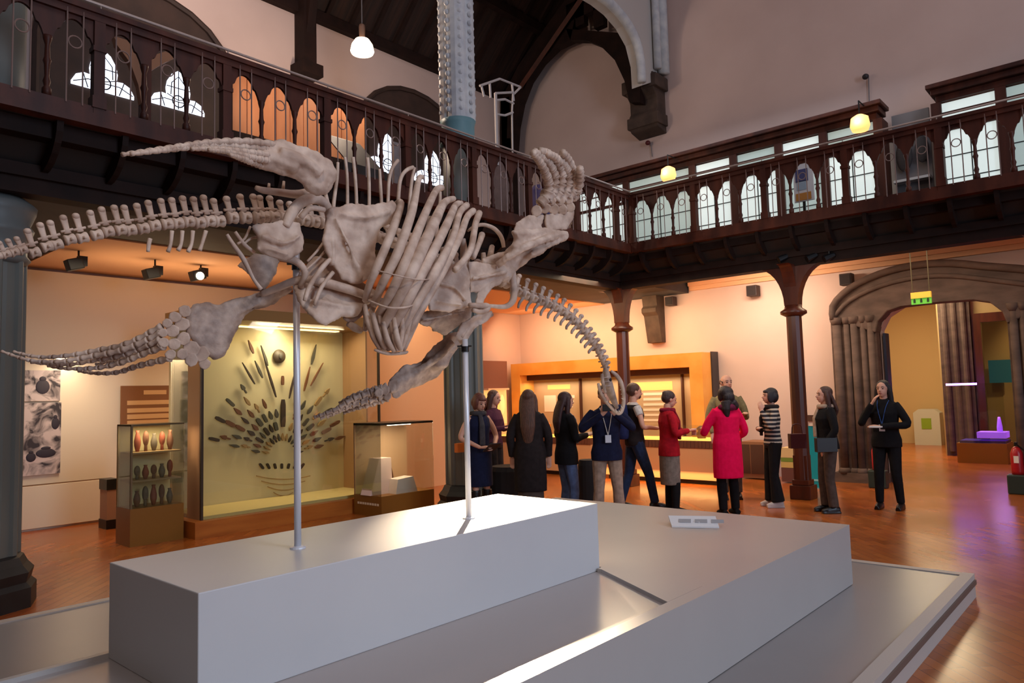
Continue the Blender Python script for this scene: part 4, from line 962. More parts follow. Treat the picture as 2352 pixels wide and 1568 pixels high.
# ---- ribs, near side
RB=[[(905,470,4,-2.9),(921,466,6,-2.8),(905,520,8,-2.62),(872,600,8,-2.56),(850,650,7,-2.6),(839,690,6,-2.68)],
[(970,407,4,-2.9),(962,412,5,-2.85),(947,482,8,-2.62),(916,574,9,-2.52),(884,640,8,-2.54),(858,700,7,-2.64)],
[(1014,431,6,-2.9),(1000,440,6,-2.82),(968,510,8,-2.6),(930,605,10,-2.5),(900,670,9,-2.52),(866,730,8,-2.62)],
[(1042,456,5,-2.9),(1020,466,7,-2.82),(996,514,10,-2.6),(954,605,11,-2.48),(920,675,10,-2.5),(872,765,8,-2.6)],
[(1060,466,4,-2.9),(1046,472,6,-2.84),(1024,520,8,-2.62),(975,615,10,-2.48),(935,690,10,-2.5),(885,785,8,-2.6)],
[(1072,471,6,-2.92),(1055,490,6,-2.82),(1038,550,7,-2.64),(995,630,10,-2.5),(950,705,9,-2.5),(900,798,8,-2.6)],
[(1087,484,6,-2.92),(1072,500,6,-2.84),(1055,545,7,-2.66),(1015,625,8,-2.54),(965,710,9,-2.52),(915,800,8,-2.6)],
[(1101,489,6,-2.92),(1092,515,6,-2.84),(1080,575,6,-2.7),(1045,620,6,-2.6)],
[(1107,539,6,-2.9),(1100,560,5,-2.82),(1086,590,6,-2.74)],
[(1130,567,5,-2.9),(1126,590,6,-2.82)],
[(945,480,4,-2.8),(930,530,7,-2.66),(902,600,7,-2.58),(872,660,6,-2.62),(848,735,5,-2.68)],
[(988,500,4,-2.8),(975,560,7,-2.6),(940,640,7,-2.52),(905,705,7,-2.55),(880,760,5,-2.62)],
[(1038,530,4,-2.8),(1022,585,7,-2.6),(985,650,7,-2.52),(955,735,7,-2.55),(925,805,5,-2.6)]]
for rb in RB: bt('rib',rb,n=9,sm=5,k=1.28)
# thin ribs of the far side standing above the back
FR=[[(776,373,3.5),(774,410,4),(767,462,4.5)],[(792,361,3.5),(797,400,3.5),(798,468,4)],[(811,361,4),(816,410,4),(819,470,4)],[(844,362,4),(847,400,4),(848,470,4)],[(872,388,3),(874,430,4),(876,470,4)],
[(914,368,4.5),(900,388,4),(893,420,4),(891,466,4)],[(949,384,4.5),(932,392,4.5),(919,415,4.5),(914,470,4.5)],[(952,385,3.5),(945,420,4),(940,475,4)],[(1011,440,3.5),(1010,470,4),(1004,520,4)]]
for f in FR: bt('rib',[(a,b,r,-3.22) for a,b,r in f]+[(f[-1][0]-3,f[-1][1]+45,f[-1][2],-3.12)],n=8,sm=4)
# belly ribs crossing below
GA=[[(838,700,5,-2.66),(846,740,7,-2.62),(862,780,6,-2.6),(885,806,5,-2.62)],[(856,720,6,-2.6),(868,765,7,-2.57),(884,800,6,-2.58)],[(880,740,6,-2.56),(890,780,7,-2.54),(905,806,5,-2.56)],[(905,730,6,-2.54),(912,775,7,-2.52),(922,804,5,-2.54)],[(936,735,5,-2.55),(932,775,6,-2.54),(920,806,4,-2.56)],
[(848,735,5,-2.62),(856,770,7,-2.6),(874,803,5,-2.6)],[(870,715,5,-2.6),(878,765,7,-2.58),(894,805,5,-2.58)],[(895,700,5,-2.56),(902,760,7,-2.55),(914,806,5,-2.55)],[(922,700,5,-2.53),(924,755,7,-2.53),(918,800,5,-2.55)],[(944,690,5,-2.53),(940,745,6,-2.53),(928,790,5,-2.55)],
[(860,803,3,-2.6),(890,812,4,-2.58),(930,810,4,-2.58),(936,806,2,-2.58)],[(846,690,2.5,-2.58),(890,706,2.5,-2.45),(930,706,2.5,-2.45),(950,700,2,-2.5)],[(870,622,1.6,-2.5),(910,632,1.6,-2.44),(960,642,1.6,-2.44),(1003,640,1.6,-2.5)]]
for i,g in enumerate(GA): bt('belly_rib' if i<11 else 'support_wire',g,n=6,sm=4)
# ---- pelvic girdle
XP=-2.72
plate('hip_plate',[(580,520,XP),(640,508,XP),(690,512,XP),(694,570,XP),(668,594,XP),(630,592,XP),(588,572,XP),(596,548,XP)],.028,ribs=[[(600,540,XP+.02),(650,560,XP+.03),(690,540,XP+.02)],[(610,570,XP+.02),(660,585,XP+.02)]])
plate('hip_plate',[(757,482,XP),(800,470,XP),(860,474,XP),(888,470,XP),(901,458,XP),(906,480,XP),(900,512,XP),(872,522,XP),(862,560,XP),(856,640,XP+.03),(815,652,XP+.03),(785,640,XP+.03),(760,600,XP),(746,560,XP),(748,520,XP)],.03,ribs=[[(770,500,XP+.03),(800,560,XP+.04),(830,640,XP+.05)],[(780,490,XP+.02),(840,500,XP+.03),(895,485,XP+.02)]],knobs=((902,470,9,XP),(760,490,12,XP)))
plate('hip_plate',[(545,607,-3.02),(585,586,-3.02),(650,582,-3.02),(640,610,-3.02),(622,640,-3.02),(606,668,-3.02),(580,640,-3.02),(560,625,-3.02)],.022,m=boned)
plate('hip_plate',[(690,628,XP-.1),(725,592,XP-.1),(760,600,XP-.1),(812,640,XP-.05),(862,672,XP-.02),(866,690,XP),(835,700,XP),(820,722,XP),(786,722,XP),(748,746,XP),(722,730,XP),(696,700,XP-.05),(676,660,XP-.1)],.03,ribs=[[(700,650,XP-.06),(760,670,XP-.03),(850,684,XP)],[(710,690,XP-.03),(770,700,XP),(815,705,XP)]])
bt('hip_blade',[(587,430,5,-2.8),(605,437,8,-2.8),(645,442,9,-2.8),(680,446,10,-2.8),(706,440,8,-2.82)],n=10)
bt('hip_blade',[(618,421,3,-2.8),(617,434,4,-2.8)],n=6); bt('hip_blade',[(652,416,3,-2.8),(650,436,4,-2.8)],n=6)
bt('hip_arch',[(655,520,10,-2.72),(668,492,13,-2.72),(690,466,13,-2.74),(722,456,13,-2.76),(748,470,11,-2.76),(757,500,10,-2.74),(762,560,9,-2.72),(764,610,8,-2.72)],n=10,sm=5)
bt('hip_arch',[(690,500,7,-2.7),(712,478,7,-2.68),(745,482,6,-2.68)],n=8,sm=3)
bt('hip_strut',[(748,445,4,-2.8),(752,470,6,-2.78),(754,495,6,-2.76)],n=8)
for g in ([(521,538,4),(535,560,5),(560,596,6),(582,640,4),(600,664,5)],[(540,532,4),(560,560,5),(585,580,4)],[(575,520,3),(562,548,3),(545,560,3)],[(703,620,3),(735,590,3),(760,558,3)],[(706,600,3),(730,574,3),(750,545,3)],[(560,560,3),(575,548,3),(590,545,3)]):
    bt('sacral_rib',[(a,b,r,-2.76) for a,b,r in g],n=7)
bt('hip_arch',[(600,676,7,-2.98),(640,660,9,-2.9),(690,642,10,-2.8),(740,648,11,-2.74),(800,664,11,-2.7),(860,686,9,-2.7)],n=10,sm=4)
bt('hip_arch',[(640,590,8,-2.8),(680,600,9,-2.76),(700,625,8,-2.76),(690,660,7,-2.8)],n=8,sm=4)
for g in ([(700,690,5),(712,655,6),(742,612,6),(770,585,5)],[(722,700,4),(738,660,5),(765,625,5)]): bt('sacral_rib',[(a,b,r,-2.72) for a,b,r in g],n=7)
# lumps of matrix low behind the plates
for g in ([(845,676,6),(862,690,9),(880,690,6)],[(800,742,7),(815,752,10),(830,760,7)],[(835,700,6),(842,730,8),(838,760,6)],[(790,728,4),(810,735,6),(850,700,5)]):
    bt('belly_rib',[(a,b,r,-2.75) for a,b,r in g],m=boned,n=7)
# ---- pectoral girdle
XG=-2.72
plate('shoulder_plate',[(1000,640,XG),(1030,612,XG),(1065,600,XG),(1078,640,XG),(1080,700,XG),(1030,715,XG),(988,712,XG),(985,672,XG)],.03,ribs=[[(1010,650,XG+.03),(1045,660,XG+.04),(1070,690,XG+.03)],[(1000,690,XG+.02),(1060,700,XG+.03)]])
plate('shoulder_plate',[(1078,600,XG-.02),(1104,604,XG-.02),(1160,612,XG),(1166,636,XG),(1120,656,XG),(1100,672,XG),(1080,672,XG)],.03,ribs=[[(1085,640,XG+.03),(1130,632,XG+.03),(1165,622,XG+.02)]],knobs=((1152,622,12,XG),))
plate('shoulder_plate',[(1100,655,XG),(1148,632,XG),(1160,640,XG),(1124,668,XG),(1104,700,XG),(1092,700,XG)],.024)
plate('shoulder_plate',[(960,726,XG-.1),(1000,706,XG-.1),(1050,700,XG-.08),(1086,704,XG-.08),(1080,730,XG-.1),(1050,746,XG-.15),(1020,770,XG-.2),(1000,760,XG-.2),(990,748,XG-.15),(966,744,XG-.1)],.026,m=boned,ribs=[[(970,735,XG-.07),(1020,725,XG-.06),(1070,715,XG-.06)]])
bt('shoulder_blade',[(1063,548,6,-2.8),(1066,580,9,-2.8),(1066,620,9,-2.8),(1074,655,7,-2.8)],n=10,label='amber-tinted upright bone')
bt('shoulder_blade',[(1078,700,5,-2.66),(1100,702,7,-2.66),(1122,704,8,-2.66),(1108,716,6,-2.66),(1086,712,5,-2.66)],n=10)
bt('shoulder_blade',[(1166,600,6,-2.8),(1176,625,9,-2.8),(1180,660,9,-2.8),(1178,690,8,-2.78),(1160,704,6,-2.76),(1125,702,4,-2.72)],n=10,sm=4)
bt('collar_bone',[(1075,530,3,-2.85),(1090,520,4,-2.85),(1110,516,4.5,-2.85),(1132,523,5,-2.85),(1147,537,5,-2.85),(1154,552,5,-2.85),(1157,568,4,-2.85)],n=8,sm=4)
bt('shoulder_blade',[(1110,580,5,-2.82),(1112,600,7,-2.82),(1116,640,8,-2.82)],n=8)
plate('shoulder_plate',[(1132,714,-2.8),(1098,722,-2.8),(1062,742,-2.84),(1046,772,-2.86),(1060,792,-2.86),(1090,756,-2.82),(1120,736,-2.8)],.026)
bt('pectoral_strut',[(1130,722,5,-2.85),(1100,735,8,-2.85),(1072,752,7,-2.85),(1060,775,4,-2.85)],n=8,m=bone)
# ---- paddles
def digits(par,lines,nph,r0,r1,x0,x1,m=bone):
    for ln in lines:
        pts=[(a,b) for a,b in ln]; 
        V_=[]; n=len(pts)
        for i,(a,b) in enumerate(pts): V_.append(S(a,b,x0+(x1-x0)*i/(n-1)))
        fine,_=crm(V_,[1]*n,6)
        L=[0]
        for p,q in zip(fine,fine[1:]): L.append(L[-1]+(q-p).length)
        def at(d):
            for i in range(1,len(L)):
                if L[i]>=d: 
                    t=(d-L[i-1])/max(1e-9,L[i]-L[i-1]); return fine[i-1].lerp(fine[i],t)
            return fine[-1]
        k=max(3,int(nph*L[-1]/.55)+3); mb=MB()
        s=W(*pts[0],x0)
        w=[(1-.45*i/k) for i in range(k)]; tot=sum(w); d=0
        for i in range(k):
            l=L[-1]*w[i]/tot; a=at(d+l*.06); b=at(d+l*.94); d+=l
            r=(r0+(r1-r0)*i/k)*s; c=(a+b)/2
            mb.tube([a,a.lerp(b,.2),c,a.lerp(b,.8),b],[r,r*.9,r*.62,r*.9,r],n=7)
        mb.build('digit',m,par,smooth=True)
def wrist(par,spots,x,m=bone):
    mb=MB()
    for a,b,r in spots:
        p=S(a,b,x); s=r*W(a,b,x)*1.12; d=(p-V(0,0,H)).normalized(); u=d.cross(V(0,0,1)).normalized(); w=u.cross(d); k=random.choice((6,7,7,8)); o=random.random()
        out=[p-d*.012+(u*math.cos(2*PI*i/k+o)*random.uniform(.9,1.12)+w*math.sin(2*PI*i/k+o)*random.uniform(.9,1.12))*s for i in range(k)]
        mb.prism(out,d*.026)
    mb.build('wrist_bones',m,par,bevel=.007)
# lower left (hind) paddle
x=-3.05
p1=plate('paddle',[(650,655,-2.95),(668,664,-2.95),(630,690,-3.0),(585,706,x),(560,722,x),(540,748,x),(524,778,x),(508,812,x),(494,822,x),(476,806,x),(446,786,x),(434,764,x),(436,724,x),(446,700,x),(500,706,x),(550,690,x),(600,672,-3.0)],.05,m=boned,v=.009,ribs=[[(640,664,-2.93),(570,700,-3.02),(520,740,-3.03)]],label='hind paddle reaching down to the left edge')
wrist(p1,[(425,714,13),(402,728,12),(384,742,10),(418,744,15),(396,760,14),(374,764,10),(422,778,14),(400,790,13),(376,786,11),(440,800,16),(462,812,17),(418,812,12),(392,814,11),(470,835,12),(440,826,14)],x)
digits(p1,[[(372,748),(325,775),(275,795),(230,803),(160,816),(90,820),(30,807)],[(372,762),(325,787),(270,806),(210,818),(140,830),(70,828),(2,806)],[(370,778),(325,798),(270,818),(210,828),(150,838),(70,832)],[(378,795),(330,812),(280,832),(220,845),(150,846),(110,840)],[(392,822),(350,832),(310,842),(270,855),(220,857),(180,852)],[(372,790),(330,806),(280,824),(220,836)]],9,9.5,3.4,x,-3.5)
# upper left (hind) paddle, seen edge on
x=-2.62
p2=plate('paddle',[(700,345,x),(730,362,x),(755,378,x),(763,400,x),(758,420,x),(746,438,x),(730,440,x),(712,432,x),(704,414,x),(682,402,x),(640,384,x),(600,376,x),(572,362,x),(600,334,x),(650,334,x)],.085,v=.009,ribs=[[(640,350,x+.03),(700,372,x+.04),(735,400,x+.04)],[(600,352,x+.02),(680,385,x+.03)]],knobs=((733,425,20,x),(742,395,20,x)),label='hind paddle pointing left, seen edge on')
digits(p2,[[(640,334),(590,326),(530,324),(470,328),(420,335),(350,345),(280,355)],[(630,345),(570,338),(500,334),(440,338),(370,346),(300,354)],[(630,357),(575,350),(510,342),(440,342)],[(625,370),(580,362),(530,350),(480,344)],[(600,380),(560,366),(530,356)]],9,9.5,4.2,x,-2.3)
wrist(p2,[(600,333,9),(612,345,9),(600,358,10),(618,370,8)],x+.01)
# upper right (fore) paddle
x=-2.6
p3=plate('paddle',[(1108,602,-2.78),(1130,592,-2.74),(1160,586,-2.7),(1180,566,x),(1188,550,x),(1181,534,x),(1240,530,x),(1300,536,x),(1300,546,x),(1262,562,x),(1222,586,x),(1186,612,-2.7),(1166,642,-2.74),(1140,640,-2.78),(1118,628,-2.8)],.075,v=.009,ribs=[[(1140,610,-2.7),(1200,570,x+.03),(1280,540,x+.02)]],label='fore paddle raised upward')
plate('forearm_plate',[(1182,530,x),(1186,512,x),(1215,496,x),(1250,492,x),(1240,520,x),(1250,528,x)],.03,parent=p3)
plate('forearm_plate',[(1256,528,x),(1252,494,x),(1290,490,x),(1316,484,x),(1314,500,x),(1302,526,x)],.03,parent=p3)
wrist(p3,[(1232,484,12),(1252,478,12),(1272,480,12),(1292,480,12),(1310,476,11),(1245,462,11),(1265,460,11),(1286,460,12),(1305,458,11),(1318,455,9),(1252,446,11),(1274,444,11),(1296,442,11),(1314,440,10)],x+.01)
digits(p3,[[(1240,470),(1258,448),(1260,420),(1252,395),(1240,372),(1224,350)],[(1256,462),(1272,435),(1274,405),(1262,378),(1244,360),(1228,348)],[(1274,460),(1288,430),(1290,400),(1278,372),(1258,352),(1240,346)],[(1290,460),(1303,432),(1305,402),(1296,380),(1276,362),(1256,352)],[(1304,458),(1318,432),(1318,404),(1310,378),(1302,362),(1292,350)],[(1318,452),(1328,430),(1332,408),(1332,386)]],9,14,8,x,-2.45)
# lower right (fore) paddle sweeping back
x=-3.15
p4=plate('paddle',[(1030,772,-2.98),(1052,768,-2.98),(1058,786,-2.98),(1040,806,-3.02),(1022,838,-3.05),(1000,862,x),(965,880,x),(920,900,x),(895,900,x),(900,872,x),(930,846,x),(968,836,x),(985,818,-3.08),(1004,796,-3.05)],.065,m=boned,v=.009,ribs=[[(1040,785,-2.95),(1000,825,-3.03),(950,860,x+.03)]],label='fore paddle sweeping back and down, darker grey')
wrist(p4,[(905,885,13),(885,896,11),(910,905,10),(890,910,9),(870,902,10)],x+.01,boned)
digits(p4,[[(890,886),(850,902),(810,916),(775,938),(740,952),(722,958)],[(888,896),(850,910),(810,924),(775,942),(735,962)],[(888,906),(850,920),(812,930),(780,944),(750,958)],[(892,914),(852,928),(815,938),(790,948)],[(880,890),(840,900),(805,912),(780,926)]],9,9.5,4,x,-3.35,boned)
rel(SK)
# ================================================================ PEOPLE
skin=mat('skin',(214,160,136),.55); skin2=mat('skin_warm',(196,138,112),.55)
def cloth(n,c,c2=None): return mat('cloth_'+n,c,.9,c2=c2 or tuple(int(v*.85) for v in c),scale=18,bump=.25,spec=.2)
def shoulder(s,w=.175): return V(s*w,-.005,1.385)
def limb(mb,pts,rad,k=4,n=10): mb.tube(pts,rad,n=n,smooth=k); 
def hand(mb,wr,dr,up,s,curl=.5,sc=1.):
    dr=dr.normalized(); up=(up-dr*up.dot(dr)).normalized(); sd=dr.cross(up).normalized()*s
    mb.tube([wr-dr*.02,wr+dr*.02,wr+dr*.06,wr+dr*.095],[.024,.032,.038,.033],n=10,flat=.5,up=sd)
    for i,(o,l) in enumerate(((-.027,.062),(-.009,.074),(.009,.070),(.026,.054))):
        b=wr+dr*.088+sd*o; m_=b+dr*l*.5-up*l*.18*curl; e=m_+dr*l*.5*(1-curl*.6)-up*l*.45*curl
        mb.tube([b,m_,e],[.0095,.009,.0075],n=6)
        mb.ell(e,(.0075,.0075,.0075),seg=6)
    b=wr+dr*.03-sd*.03; mb.tube([b,b-sd*.022+dr*.028-up*.008,b-sd*.020+dr*.055-up*.02],[.012,.0105,.009],n=6)
def rotv(v,deg,ax='Z'): return Matrix.Rotation(math.radians(deg),3,ax)@v
def person(px,fy,facing,ht,label,sk=skin,hair=(40,26,22),hairstyle='long',head_turn=0,nod=0,arms=None,feet=None,wear=(),extra=None,fem=True,hair_len=.3,dist=None,hairsil=None):
    q=P(px,fy,z=0); s=ht/1.70
    phi=math.degrees(math.atan2(q.y,q.x)); fwd=phi-facing; rz=math.radians(fwd-90)
    r=thing('person',label,'person',(q.x,q.y,0),'visitors standing in the gallery' if 0 else None,rz); r.scale=(s,s,s)
    arms=arms or {}
    el={};wr={};hd={}
    for sd,k in ((-1,'L'),(1,'R')):
        a=arms.get(k,((sd*.24,-.02,1.12),(sd*.23,.04,.88),(0,.1,-1)))
        el[k]=V(*a[0]);wr[k]=V(*a[1]);hd[k]=V(*a[2])
    ft=feet or {'L':(-.095,0),'R':(.095,.03)}
    hw=.165 if fem else .185
    def legs(mb,e,z0=0,both=True,flare=0):
        for sd,k in ((-1,'L'),(1,'R')):
            fx,fyy=ft[k]; an=V(fx,fyy,.085); hip=V(sd*.085,0,.90); kn=hip.lerp(an,.52)+V(0,.035,0)
            pts=[hip+V(0,0,.02),hip.lerp(kn,.4),kn,kn.lerp(an,.35),an]
            rad=[.090+e,.078+e,.057+e,.052+e+flare*.3,.038+e+flare]
            limb(mb,pts,rad)
    def torso(mb,e,z0,z1=1.43,skirt=0,belly=0):
        R=[(z0,.155+e+skirt,.115+e+skirt*.7),(max(z0+.01,.92),.165+e+skirt*.3,.118+e),(1.02,.140+e,.100+e+belly,0,.0),(1.14,.142+e,.100+e+belly*.8,0,.005),(1.27,.160+e,.112+e+(.012 if fem else 0),0,.012),(1.36,hw+e*.6,.092+e,0,0),(1.41,.130+e*.5,.075+e*.6,0,-.01),(z1,.062+e*.4,.058+e*.4,0,-.01)]
        R=[t for t in R if t[0]>=z0]; mb.loft(R,n=24)
    def sleeves(mb,e,full=True,short=False):
        for sd,k in ((-1,'L'),(1,'R')):
            sh=shoulder(sd,hw); w=wr[k]; E_=el[k]
            if short: limb(mb,[sh+V(-sd*.03,0,.0),sh.lerp(E_,.45)],[.055+e,.05+e])
            else: limb(mb,[sh+V(-sd*.04,0,-.005),sh.lerp(E_,.5),E_,E_.lerp(w,.5),w],[.056+e,.046+e,.040+e,.036+e,.029+e])
    # --- body (skin)
    mb=MB()
    nk=V(0,.0,1.44); hc=V(0,.025,1.585)
    H_=Matrix.Translation(V(0,.0,1.50))@Matrix.Rotation(math.radians(-head_turn),4,'Z')@Matrix.Rotation(math.radians(-nod),4,'X')@Matrix.Translation(V(0,0,-1.50))
    hb=MB()
    def he(c,rr,**k): hb.ell(H_@V(*c),rr,M=H_.to_3x3().to_4x4(),**k)
    he((0,.01,1.612),(.074,.092,.088)); he((0,.045,1.565),(.058,.058,.082)); he((0,.068,1.515),(.030,.026,.026)); he((0,.03,1.54),(.056,.055,.05))
    hb.tube([H_@V(0,.098,1.60),H_@V(0,.118,1.572),H_@V(0,.105,1.560)],[.009,.015,.012],n=8)
    for sd in (-1,1): he((sd*.075,.005,1.585),(.010,.018,.028),seg=8); he((sd*.03,.085,1.612),(.018,.012,.006),seg=8)
    he((0,.098,1.535),(.022,.009,.009),seg=8)
    hb.tube([V(0,-.01,1.36),V(0,-.005,1.44),H_@V(0,.0,1.52)],[.062,.052,.052],n=12)
    torso(hb,-.018,.86)
    for sd,k in ((-1,'L'),(1,'R')):
        sh=shoulder(sd,hw); limb(hb,[sh+V(-sd*.04,0,-.01),sh.lerp(el[k],.5),el[k],el[k].lerp(wr[k],.4),wr[k]],[.048,.040,.034,.033,.023])
        hand(hb,wr[k],hd[k],V(*(arms[k][3] if k in arms and len(arms[k])>3 else (0,.3,1))),sd)
    legs(hb,-.014)
    for k in 'LR': fx,fyy=ft[k]; hb.ell((fx,fyy+.06,.04),(.038,.11,.032))
    bd=hb.build('body',sk,r,mods=remesh(.0085,1))
    # face features
    ew=MB(); 
    for sd in (-1,1): ew.ell(H_@V(sd*.029,.090,1.597),(.0125,.009,.008),M=H_.to_3x3().to_4x4(),seg=8)
    ew.build('eyes',mat('eye_dark',(36,24,22),.4),r,smooth=True)
    ew=MB(); ew.ell(H_@V(0,.105,1.536),(.022,.006,.006),M=H_.to_3x3().to_4x4(),seg=8); ew.build('mouth',mat('lips',(160,80,74),.5),r,smooth=True)
    ew=MB()
    for sd in (-1,1): ew.tube([H_@V(sd*.014,.100,1.618),H_@V(sd*.032,.098,1.624),H_@V(sd*.048,.084,1.618)],.0035,n=5)
    hm=mat('hair_%d_%d_%d'%hair,hair,.55,c2=tuple(min(255,int(v*1.35)+6) for v in hair),scale=30,stretch=(4,4,.4),bump=.4)
    ew.build('eyebrows',hm,r)
    # --- hair
    hb=MB()
    def he(c,rr,**k): hb.ell(H_@V(*c),rr,M=H_.to_3x3().to_4x4(),**k)
    he((0,-.012,1.628),(.086,.098,.088))
    if hairstyle in('short','bun','crop'):
        he((0,-.03,1.60),(.082,.080,.075))
        if hairstyle=='bun': he((0,-.075,1.66),(.04,.038,.036))
    if hairstyle=='bob':
        he((0,-.035,1.58),(.098,.080,.095)); 
        for sd in (-1,1): he((sd*.074,.02,1.575),(.026,.052,.085))
        he((0,.068,1.655),(.062,.035,.028))
    if hairstyle=='long':
        L=hair_len
        hb.tube([H_@V(0,-.04,1.64),H_@V(0,-.065,1.56),V(0,-.10,1.46),V(0,-.125,1.46-L*.5),V(0,-.115,1.46-L)],[.08,.092,.100,.095,.05],n=14,flat=.42,up=(1,0,0),smooth=3)
        for sd in (-1,1): hb.tube([H_@V(sd*.066,.0,1.64),H_@V(sd*.082,.0,1.57),V(sd*.088,-.01,1.46),V(sd*.10,-.02,1.46-L*.55)],[.03,.035,.035,.02],n=10,smooth=3)
    if hairstyle=='puffy':
        he((0,-.03,1.62),(.098,.095,.09)); he((-.0,-.08,1.56),(.085,.07,.08)); hb.tube([V(.05,-.09,1.50),V(.10,-.08,1.44),V(.12,-.06,1.40)],[.06,.055,.03],n=10); hb.tube([V(-.03,-.09,1.5),V(-.05,-.11,1.40),V(-.04,-.11,1.30)],[.07,.06,.03],n=10)
        for sd in (-1,1): he((sd*.074,.0,1.585),(.025,.05,.08))
    if hairstyle!='bald':
        # hairline: keep the face clear
        o=hb.build('hair',hm,r,mods=remesh(.009,2))
    else:
        hb.b.free(); hb=MB(); he((0,-.03,1.60),(.080,.080,.055)); 
        for sd in (-1,1): he((sd*.06,-.0,1.60),(.02,.05,.03))
        o=hb.build('hair',hm,r,mods=remesh(.009,2))
    # --- clothes
    for w in wear:
        k,c=w[0],w[1]; a=w[2] if len(w)>2 else None
        mb=MB()
        if k=='trousers': legs(mb,.008,flare=a or .012); mb.loft([(.84,.150,.115),(.92,.168,.122),(1.0,.148,.108)]); mb.build('trousers',c,r,mods=remesh(.010,2))
        elif k=='jacket':
            torso(mb,.022,a or .80,1.45,skirt=.012); sleeves(mb,.010); mb.tube([V(0,-.02,1.40),V(0,-.025,1.47)],[.075,.066],n=14); mb.build('jacket',c,r,mods=remesh(.010,2))
        elif k=='coat':
            mb.loft([(a,.20,.155),(a+.12,.205,.158),(.95,.195,.15),(1.08,.172,.135),(1.2,.175,.138),(1.3,.182,.14),(1.38,hw+.018,.112),(1.425,.135,.09),(1.455,.075,.07)],n=24); sleeves(mb,.014); mb.build('coat',c,r,mods=remesh(.010,2))
        elif k=='shirt': torso(mb,.006,.86,1.445); sleeves(mb,.004,short=True); mb.build('shirt',c,r,mods=remesh(.010,2))
        elif k=='top': torso(mb,.008,.88,1.44); sleeves(mb,.006); mb.build('top',c,r,mods=remesh(.010,2))
        elif k=='vest': torso(mb,.016,.86,1.42); mb.build('vest',c,r,mods=remesh(.010,2))
        elif k=='dress':
            mb.loft([(a,.185,.15),(.75,.182,.145),(.92,.180,.135),(1.02,.150,.112),(1.14,.150,.112),(1.27,.168,.128),(1.36,.16,.10),(1.41,.115,.075)],n=24); mb.build('dress',c,r,mods=remesh(.010,2))
        elif k=='skirt': mb.loft([(a,.158,.135),(.6,.165,.140),(.8,.172,.138),(.93,.172,.13),(1.0,.15,.115)],n=24); mb.build('skirt',c,r,mods=remesh(.010,2))
        elif k=='shoes':
            for kk in 'LR':
                fx,fyy=ft[kk]; mb.tube([V(fx,fyy-.075,.045),V(fx,fyy+.0,.052),V(fx,fyy+.09,.04),V(fx,fyy+.165,.028)],[.036,.043,.042,.024],n=10,smooth=2); mb.ell((fx,fyy-.02,.09),(.04,.045,.05)); mb.box((fx,fyy+.04,.011),(.075,.24,.022)); mb.build('shoe',c,r,mods=remesh(.010,1)); mb=MB()
            mb.b.free()
        elif k=='boots':
            for kk in 'LR':
                fx,fyy=ft[kk]; an=V(fx,fyy,.085); hip=V((-1 if kk=='L' else 1)*.085,0,.9); kn=hip.lerp(an,.52)+V(0,.03,0); mb.tube([kn.lerp(an,.1),kn.lerp(an,.5),an],[.068,.064,.05],n=12); mb.tube([V(fx,fyy-.07,.045),V(fx,fyy+.07,.045),V(fx,fyy+.16,.03)],[.038,.043,.025],n=10); mb.build('boot',c,r,mods=remesh(.010,1)); mb=MB()
            mb.b.free()
        elif k=='scarf':
            mb.tube([V(.085*math.cos(t*PI/6),.085*math.sin(t*PI/6),1.435) for t in range(13)],.034,n=8); mb.tube([V(.02,.09,1.43),V(.03,.15,1.28),V(.03,.15,1.02)],[.03,.042,.045],n=8,flat=.5); mb.build('scarf',c,r,mods=remesh(.010,1))
        elif k=='lanyard':
            for sd in (-1,1): mb.tube([V(sd*.07,.03,1.44),V(sd*.05,.135,1.34),V(0,.158,1.12)],.005,n=6,smooth=3)
            mb.build('lanyard',c,r); m2=MB(); m2.box((0,.165,1.08),(.07,.008,.09)); m2.build('name_badge',mat('badge_white',(220,222,232),.5),r)
        elif k=='hood': mb.tube([V(.1*math.cos(t*PI/8+PI),-.02+.09*math.sin(t*PI/8+PI),1.43) for t in range(9)],[.03,.04,.048,.05,.052,.05,.048,.04,.03],n=10); mb.build('hood',c,r,mods=remesh(.010,1))
        elif k=='belt': mb.loft([(.96,.160,.122),(.985,.158,.12)],n=24); mb.build('belt',c,r)
    if extra: extra(r,wr,hd,s)
    return r
def heldthing(r,pos,dims,m,name,label,cat,rot=(0,0,0)):
    M=Matrix.Translation(r.location)@Matrix.Rotation(r.rotation_euler.z,4,'Z')@Matrix.Scale(r.scale.x,4)
    p=M@V(*pos); o=MB().box((0,0,0),dims).build(name,m,bevel=.004); o.location=p; o.rotation_euler=(rot[0],rot[1],r.rotation_euler.z+rot[2]); tag(o,label,cat); return o
black=cloth('black',(26,24,26)); char=cloth('charcoal',(44,36,36)); navy=cloth('navy',(28,32,60)); jean=cloth('jeans',(92,110,150)); djean=cloth('dark_jeans',(40,54,84))
khaki=cloth('khaki',(176,150,132)); red=cloth('red',(186,24,40)); pinkc=cloth('pink',(248,8,84),(238,6,76)); grey=cloth('grey',(138,126,116)); dgrey=cloth('dark_grey',(92,78,70))
wht=cloth('white',(226,216,208)); olive=cloth('olive',(150,136,96)); plum=cloth('plum',(84,44,64)); shoe=mat('shoe_black',(18,16,18),.35); wshoe=mat('shoe_pale',(190,176,170),.6)
